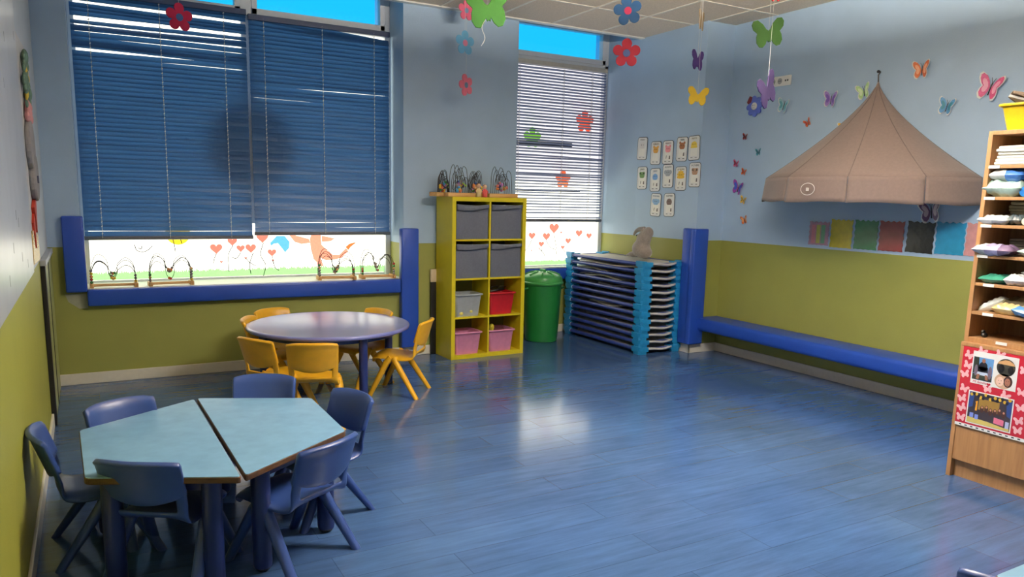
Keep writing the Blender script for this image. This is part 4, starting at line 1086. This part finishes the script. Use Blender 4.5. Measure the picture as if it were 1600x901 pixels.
def pack(x, y, z, w, d, h, cols, label, rot=(0, 0, 0), seed=0, name='plastic_packet', cat='packet'):
    """soft wrapped packet: pillow shape with crumples; cols = bands along y"""
    r = random.Random(seed); tt = thing(name, label, cat, (x, y, z), 0, 'packets in the bookcase'); tt.rotation_euler = rot
    n = len(cols)
    for i, c in enumerate(cols):
        v0, v1 = i/n, (i+1)/n
        b = B()
        for sgn in (1, -1):
            def P(u, v):
                q = v0+(v1-v0)*v; s, g = 2*u-1, 2*q-1
                e = (1-abs(s)**3.2)*(1-abs(g)**4.5)
                cr = .09*h*math.sin(13*u+7*q+seed)+.06*h*math.sin(23*q-9*u+seed*2)
                return (s*d/2, -g*w/2, h/2+sgn*(h/2)*e**.55+cr*min(1, e*1.5))
            add_grid(b, P, 13, max(5, 17//n))
        obj('wrapper', b, mat('wrap_%d_%d_%d' % c, c, .25, var=.12, scale=40, bump=.5, bscale=40), tt, smooth=True)
FX = BX+UX
nappies(FX+.085, 2.155, 1.692, 6, .17, .15, 'white nappies stacked on the topmost shelf of the bookcase', seed=1, th=.016)
pack(FX+.09, 2.045, 1.692, .05, .12, .05, [(90, 130, 190)], 'small blue packet beside the topmost nappies', seed=2)
pack(FX+.07, 2.185, 1.531+.078, .17, .13, .062, [(226, 226, 222), (70, 120, 196)], 'white and blue packet lying on the pale green bag', seed=3)
pack(FX+.075, 2.19, 1.531, .19, .16, .085, [(168, 196, 184)], 'crumpled pale green bag on the second shelf from the top', seed=4)
b = B(); add_tube(b, [(-.06, 0, 0), (.06, 0, 0)], .026, 16); tag(obj('bag_roll', b, mat('roll_blue', (40, 120, 196), .3, bump=.5, bscale=50), None, ang=50, loc=(FX+.07, 2.085-.005, 1.531+.027)), 'bright blue roll beside the pale green bag', 'roll', 'packets in the bookcase')
nappies(FX+.085, 1.965, 1.532, 6, .14, .15, 'white nappies at the right on the second shelf', seed=5)
nappies(FX+.20, 2.13, 1.388, 7, .16, .13, 'grey-green towels stacked deep in the third shelf', mat('towel_green', (150, 148, 126), .95, bump=.6), seed=6, th=.017)
pack(FX+.04, 2.215, 1.388, .15, .10, .045, [(226, 228, 226), (206, 216, 218)], 'white packet at the front of the third shelf', seed=7)
pack(FX+.07, 2.125, 1.388, .08, .10, .05, [(70, 84, 90)], 'small dark packet behind the white tube', seed=8)
b = B(); add_tube(b, [(-.05, 0, 0), (.05, 0, 0)], .020, 16); tag(obj('cream_tube', b, mat('tube_cream', (222, 216, 190), .4), None, ang=50, loc=(FX+.055, 2.055, 1.388+.021)), 'short cream tube on the third shelf', 'tube', 'packets in the bookcase')
nappies(FX+.085, 1.955, 1.388, 4, .12, .14, 'white nappies at the right on the third shelf', seed=9)
nappies(FX+.19, 2.08, 1.229, 6, .20, .14, 'dark grey towels stacked deep in the middle shelf', mat('towel_dark', (104, 100, 90), .95, bump=.6), seed=10, th=.015)
pack(FX+.03, 2.19, 1.229, .20, .12, .055, [(214, 214, 218), (176, 166, 200), (120, 100, 130)], 'lilac and clear plastic bag hanging over the middle shelf edge', seed=11)
pack(FX+.06, 2.00, 1.229, .15, .14, .04, [(170, 200, 190), (206, 170, 170)], 'pale teal packet at the right of the middle shelf', rot=(.12, 0, 0), seed=12)
pack(FX+.08, 2.185, 1.080, .13, .17, .045, [(60, 140, 116)], 'green package with white print on the fifth shelf', seed=13)
pack(FX+.06, 2.075, 1.080, .10, .12, .055, [(226, 226, 224)], 'crumpled white packet next to the green package', seed=14)
pack(FX+.07, 1.985, 1.080, .11, .12, .05, [(84, 130, 196)], 'blue packet at the right of the fifth shelf', seed=15)
pack(FX+.12, 2.02, 1.080+.052, .12, .10, .03, [(206, 206, 200)], 'whitish packet lying on top of the others on the fifth shelf', seed=16)
pack(FX+.08, 2.185, .945, .15, .05, .045, [(214, 220, 216)], 'white packet leaning tilted on the sixth shelf', rot=(-.55, 0, 0), seed=17)
pack(FX+.13, 2.06, .926, .20, .15, .085, [(110, 100, 80)], 'dark crumpled bag deep in the sixth shelf', seed=19)
pack(FX+.05, 2.095, .926, .15, .09, .055, [(206, 186, 130)], 'crumpled beige bag on the sixth shelf', seed=18)
pack(FX+.02, 1.995, .926, .14, .08, .045, [(84, 136, 186), (200, 210, 220)], 'blue and white packet at the front of the sixth shelf', rot=(.2, 0, 0), seed=20)
b = B(); add_sphere(b, (0, 0, .012), .02, (1, .8, .7), 10); add_sphere(b, (.01, .012, .026), .012, (1, 1, 1), 8); tag(obj('black_trinket', b, m_black, None, smooth=True, loc=(FX+.06, 2.215, .786)), 'small black object in the corner of the lowest shelf', 'trinket')
# yellow tub with shoes on top
m_tuby = mat('tub_yellow', (226, 190, 30), .35)
tub((BX+.16, 2.075, 1.8655), PI/2, .36, .26, .135, m_tuby, 'yellow plastic tub full of brown slippers on top of the bookcase', 'tubs on the bookcase')
m_shoe = mat('brown_suede', (98, 84, 72), .85, var=.1, bump=.4)
def slipper(loc, rot, label):
    tt = thing('slipper', label, 'slipper', loc, 0, 'slippers in the yellow tub'); tt.rotation_euler = rot
    pl_ = [(.040*math.sin(PI*min(1, .15+k/10*.85))*(.85 if k > 6 else 1)*s, -.10+.2*k/10) for s, ks in ((1, range(11)), (-1, range(10, -1, -1))) for k in ks]
    b = B(); add_prism(b, [(x, y) for x, y in pl_], 0, .014, bev=.003); obj('sole', b, mat('sole_grey', (150, 146, 140), .7), tt)
    def U(u, v):
        a = PI*u; y = -.01+.105*v; w = .040*(1-.45*v**3); h = .052*(1-.55*v)
        return (w*math.cos(a), y, .010+h*math.sin(a))
    b = B(); add_grid(b, U, 11, 8); obj('upper', b, m_shoe, tt, smooth=True, solid=.005)
    b = B(); add_tube(b, spline([(.038, .01, .02), (.03, -.05, .05), (0, -.085, .055), (-.03, -.05, .05), (-.038, .01, .02)]), .007, 8); obj('strap', b, m_shoe, tt, smooth=True)
slipper((BX+.10, 2.16, 1.99), (.5, .3, .9), 'brown slipper nearest the tub corner, tilted over the rim')
slipper((BX+.15, 2.09, 2.02), (.3, -.4, 2.2), 'brown slipper on top of the heap in the yellow tub')
slipper((BX+.20, 2.02, 2.0), (-.3, .2, .2), 'brown slipper deep in the yellow tub beside the others')
# photo poster on the cabinet front (flat sheet)
t = thing('photo_poster', 'red poster with family photos pinned on the wooden cabinet', 'poster', (0, 0, 0))
place(t, (BX-.0075, 2.10, .515), FACE_X)      # local x = -y, local y = z ; centre
def P2(y, z): return (2.10-y, z-.515)
b = B(); add_prism(b, [P2(2.268, .735), P2(1.90, .735), P2(1.90, .315), P2(2.268, .315)], 0, .001); obj('red_sheet', b, mat('poster_red', (196, 46, 62), .25, var=.05, coat=.5), t)
b = B(); add_prism(b, [P2(2.268, .315), P2(1.90, .315), P2(1.90, .298), P2(2.268, .298)], 0, .001); st = obj('white_strip', b, m_card, t)
b = B()
for k in range(11): add_prism(b, [P2(2.245-.03*k, .310), P2(2.232-.03*k, .310), P2(2.232-.03*k, .304), P2(2.245-.03*k, .304)], .0009, .0014)
obj('punch_marks', b, m_ink, st)
m_ppink = mat('poster_pink', (236, 180, 186), .4)
def little(y, z, s, a):
    R = [(x*s, q*s) for x, q in BUT]+[(-x*s, q*s) for x, q in BUT[1:-1]][::-1]
    c, sn = math.cos(a), math.sin(a); X, Yq = P2(y, z); bb = B(); add_prism(bb, [(X+c*p-sn*q, Yq+sn*p+c*q) for p, q in R[::-1]], .001, .0016); obj('pink_butterfly', bb, m_ppink, t)
for y, z in ((2.235, .69), (2.235, .635), (2.245, .585), (2.24, .505), (2.245, .45), (2.24, .40), (2.24, .345), (1.955, .66), (1.955, .55), (1.95, .47), (1.95, .40), (1.95, .35), (2.12, .53), (2.03, .515), (2.17, .722), (2.08, .722)): little(y, z, .24, random.uniform(-.6, .6))
def quad(y0, y1, z0, z1, h0, h1): 
    bb = B(); add_prism(bb, [P2(y0, z1), P2(y1, z1), P2(y1, z0), P2(y0, z0)][::-1], h0, h1); return bb
ph = obj('family_sheet', quad(2.213, 1.985, .545, .72, .001, .0018), m_card, t)
pc = obj('photo', quad(2.207, 2.105, .567, .69, .0018, .0022), mat('photo_sky', (96, 150, 204), .3), ph)
def patch(parent, name, col, polys, h=.0022):
    bb = B(); [add_prism(bb, [P2(*q) for q in p], h, h+.0003) for p in polys]
    return obj(name, bb, mat('photo_%d_%d_%d' % col, col, .35), parent)
def ell(y, z, ry, rz, n=16): return [(y+ry*math.cos(2*PI*k/n), z+rz*math.sin(2*PI*k/n)) for k in range(n)]
patch(pc, 'photo_trees', (44, 52, 44), [[(2.206, .69), (2.18, .69), (2.175, .62), (2.206, .60)], [(2.206, .60), (2.106, .60), (2.106, .568), (2.206, .568)]])
patch(pc, 'photo_adult', (28, 30, 40), [ell(2.155, .643, .022, .026), [(2.18, .64), (2.13, .64), (2.128, .605), (2.182, .605)]], .0024)
patch(pc, 'photo_shorts', (190, 206, 226), [[(2.18, .612), (2.13, .612), (2.125, .595), (2.185, .595)]], .0027)
patch(pc, 'photo_skin', (150, 104, 84), [ell(2.155, .674, .009, .012), [(2.182, .60), (2.168, .60), (2.172, .572), (2.186, .572)], [(2.142, .60), (2.128, .60), (2.124, .572), (2.138, .572)]], .0028)
patch(pc, 'photo_children', (110, 100, 120), [ell(2.19, .618, .009, .03), ell(2.118, .615, .010, .035)], .0026)
p1 = patch(ph, 'round_photo', (58, 58, 52), [ell(2.043, .660, .046, .046, 28)], .0018)
patch(p1, 'photo_sunset', (206, 160, 110), [[(2.08, .686), (2.05, .699), (2.03, .699), (2.006, .686), (2.0, .675), (2.085, .675)]], .0022)
patch(p1, 'photo_couple', (24, 24, 26), [ell(2.065, .652, .015, .024), ell(2.018, .65, .014, .022)], .0024)
p2 = patch(ph, 'round_photo', (206, 170, 140), [ell(2.048, .587, .044, .040, 28)], .0018)
patch(p2, 'photo_mother', (60, 40, 36), [ell(2.025, .588, .022, .030)], .0022)
patch(p2, 'photo_face', (170, 116, 94), [ell(2.027, .586, .014, .021)], .0025)
patch(p2, 'photo_baby', (236, 200, 180), [ell(2.064, .583, .019, .025)], .0025)
patch(p2, 'photo_features', (60, 40, 40), [ell(2.070, .588, .002, .002, 8), ell(2.058, .588, .002, .002, 8), ell(2.032, .592, .002, .002, 8), ell(2.022, .592, .002, .002, 8), ell(2.064, .573, .004, .0015, 8), ell(2.027, .573, .004, .0015, 8)], .0028)
X, Yq = P2(2.165, .556); text_mesh('title', 'Mi familia', .019, mat('poster_ink', (186, 60, 84), .5), ph, T(X, Yq, .0024), shear=.25)
X, Yq = P2(2.118, .553); b = B(); add_prism(b, [(X+p, Yq+q) for p, q in heart(.020)], .0018, .0026); obj('red_heart', b, mat('heart_red', (186, 30, 50), .4), ph)
pp = obj('party_sheet', quad(2.213, 1.983, .325, .505, .001, .0018), m_card, t)
pq = obj('photo', quad(2.207, 1.989, .331, .499, .0018, .0022), mat('photo_dark', (54, 50, 60), .3), pp)
patch(pq, 'photo_wall', (46, 70, 130), [[(2.206, .498), (2.18, .498), (2.185, .42), (2.206, .41)], [(2.02, .49), (1.99, .49), (1.99, .40), (2.01, .41)]])
patch(pq, 'photo_curtain', (150, 120, 60), [[(2.155, .47), (2.05, .47), (2.05, .41), (2.155, .41)]])
rb = random.Random(5)
patch(pq, 'gold_balloons', (214, 178, 60), [ell(2.195-.012*k, .485+.010*math.sin(k*1.3), .008, .009, 10) for k in range(0, 17, 2)], .0025)
patch(pq, 'dark_balloons', (30, 30, 44), [ell(2.183-.012*k, .482+.010*math.sin(k*1.1+1), .008, .009, 10) for k in range(0, 16, 2)], .0026)
patch(pq, 'number_balloon', (226, 160, 50), [[(2.172, .45), (2.160, .455), (2.160, .40), (2.170, .40), (2.168, .44)]], .0025)
patch(pq, 'party_guests', (70, 44, 40), [ell(2.135-.022*k, .415+.006*math.sin(k*2), .010, .020, 12) for k in range(6)], .0025)
patch(pq, 'party_faces', (190, 140, 116), [ell(2.135-.022*k, .425+.006*math.sin(k*2), .005, .006, 10) for k in range(6)], .0029)
patch(pq, 'gift_boxes', (120, 140, 214), [[(2.195, .385), (2.175, .385), (2.175, .36), (2.195, .36)], [(2.168, .38), (2.15, .38), (2.15, .355), (2.168, .355)]], .0027)
patch(pq, 'table_cloth', (214, 196, 110), [[(2.206, .36), (2.10, .355), (2.02, .345), (1.992, .345), (1.992, .332), (2.206, .332)]], .0024)
patch(pq, 'pink_sign', (224, 120, 150), [[(2.07, .388), (2.02, .383), (2.02, .352), (2.07, .357)]], .0028)
patch(pq, 'pale_gift', (180, 190, 226), [[(2.012, .38), (1.994, .38), (1.994, .345), (2.012, .345)]], .0028)

# ---------------------------------------------------------------- left wall: board, collage, gate
t = thing('wall_board', 'large pale grey board on the left wall above the green stripe', 'wall board', (XL, 3.0, 1.035))
b = B(); add_box(b, (0.0005, -2.4, 0), (.012, 1.56, 1.95), .003); obj('panel', b, mat('board_grey', (196, 200, 204), .3, var=.05, scale=5), t)
b = B(); rnd = random.Random(12)
for k in range(26):
    y = rnd.uniform(-.6, 1.5); z = rnd.uniform(.05, 1.7); add_box(b, (.0121, y-.004, z-.02), (.0124, y+.006, z+.02))
obj('scuff_marks', b, mat('scuff', (120, 122, 126), .6), t)
t = thing('paper_collage', 'tall paper collage with a grey elephant shape on the left wall', 'wall collage', (0, 0, 0)); place(t, (XL+.002, 4.98, 1.64), FACE_L)   # local x = +y
b = B(); add_prism(b, [(-.40, -.58), (.32, -.60), (.36, .0), (.34, .62), (-.36, .60), (-.42, .0)], 0, .003); obj('backing_paper', b, mat('paper_pale', (206, 204, 202), .6), t)
b = B(); add_prism(b, circle(.20, 24, -.02, .05, .14), .003, .03, bev=.01); add_prism(b, circle(.17, 24, .05, -.12, .13), .003, .035, bev=.01); obj('grey_elephant', b, mat('collage_grey', (140, 138, 140), .8, bump=.5), t)
b = B(); add_prism(b, [(.0, -.15), (.10, -.15), (.10, -.11), (.0, -.11)], .034, .04); obj('dark_label', b, mat('collage_navy', (50, 54, 84), .6), t)
b = B(); [add_sphere(b, (rnd.uniform(-.22, .12), rnd.uniform(.26, .52), .022), rnd.uniform(.02, .045), (1, 1, .4), 8) for _ in range(22)]; obj('green_scraps', b, mat('collage_green', (96, 126, 110), .7, var=.3), t)
b = B(); [add_sphere(b, (rnd.uniform(-.15, .15), rnd.uniform(.24, .46), .02), rnd.uniform(.015, .03), (1, 1, .4), 8) for _ in range(12)]; obj('yellow_scraps', b, mat('collage_yellow', (220, 190, 70), .7), t)
b = B(); [add_sphere(b, (-.12+.026*q, .20+.03*(q % 3), .02), .03, (1, 1, .5), 8) for q in range(10)]; obj('pink_scraps', b, mat('collage_pink', (214, 150, 150), .7), t)
b = B(); add_prism(b, [(-.16, -.28), (.06, -.22), (-.04, -.42)], .004, .02); add_prism(b, [(-.22, -.36), (-.10, -.30), (-.14, -.50)], .004, .016); obj('red_triangles', b, mat('collage_red', (190, 60, 40), .6), t)
b = B(); add_prism(b, [(-.36, -.57), (.20, -.59), (.16, -.34), (-.02, -.40), (-.3, -.40)], .003, .010); obj('gold_foil', b, mat('gold_foil', (210, 180, 120), .25, metal=.6, var=.4, scale=90, bump=.9, bscale=140), t)
t = thing('low_gate', 'narrow low gate at the far end of the left wall with a black edge', 'gate', (XL, 5.30, 0))
b = B(); add_box(b, (.0005, .06, .005), (.020, 1.05, 1.0), .003); obj('panel', b, mat('gate_green', (168, 172, 110), .35), t)
b = B(); add_box(b, (.0005, .0, .005), (.028, .055, 1.0), .003); obj('black_edge', b, m_black, t)
b = B(); add_box(b, (.0005, .0, 1.0), (.034, 1.05, 1.035), .004); obj('top_rail', b, mat('gate_rail', (176, 180, 186), .35), t)
b = B(); add_box(b, (.020, .52, .01), (.024, .53, .99)); obj('joint_strip', b, m_black, t)
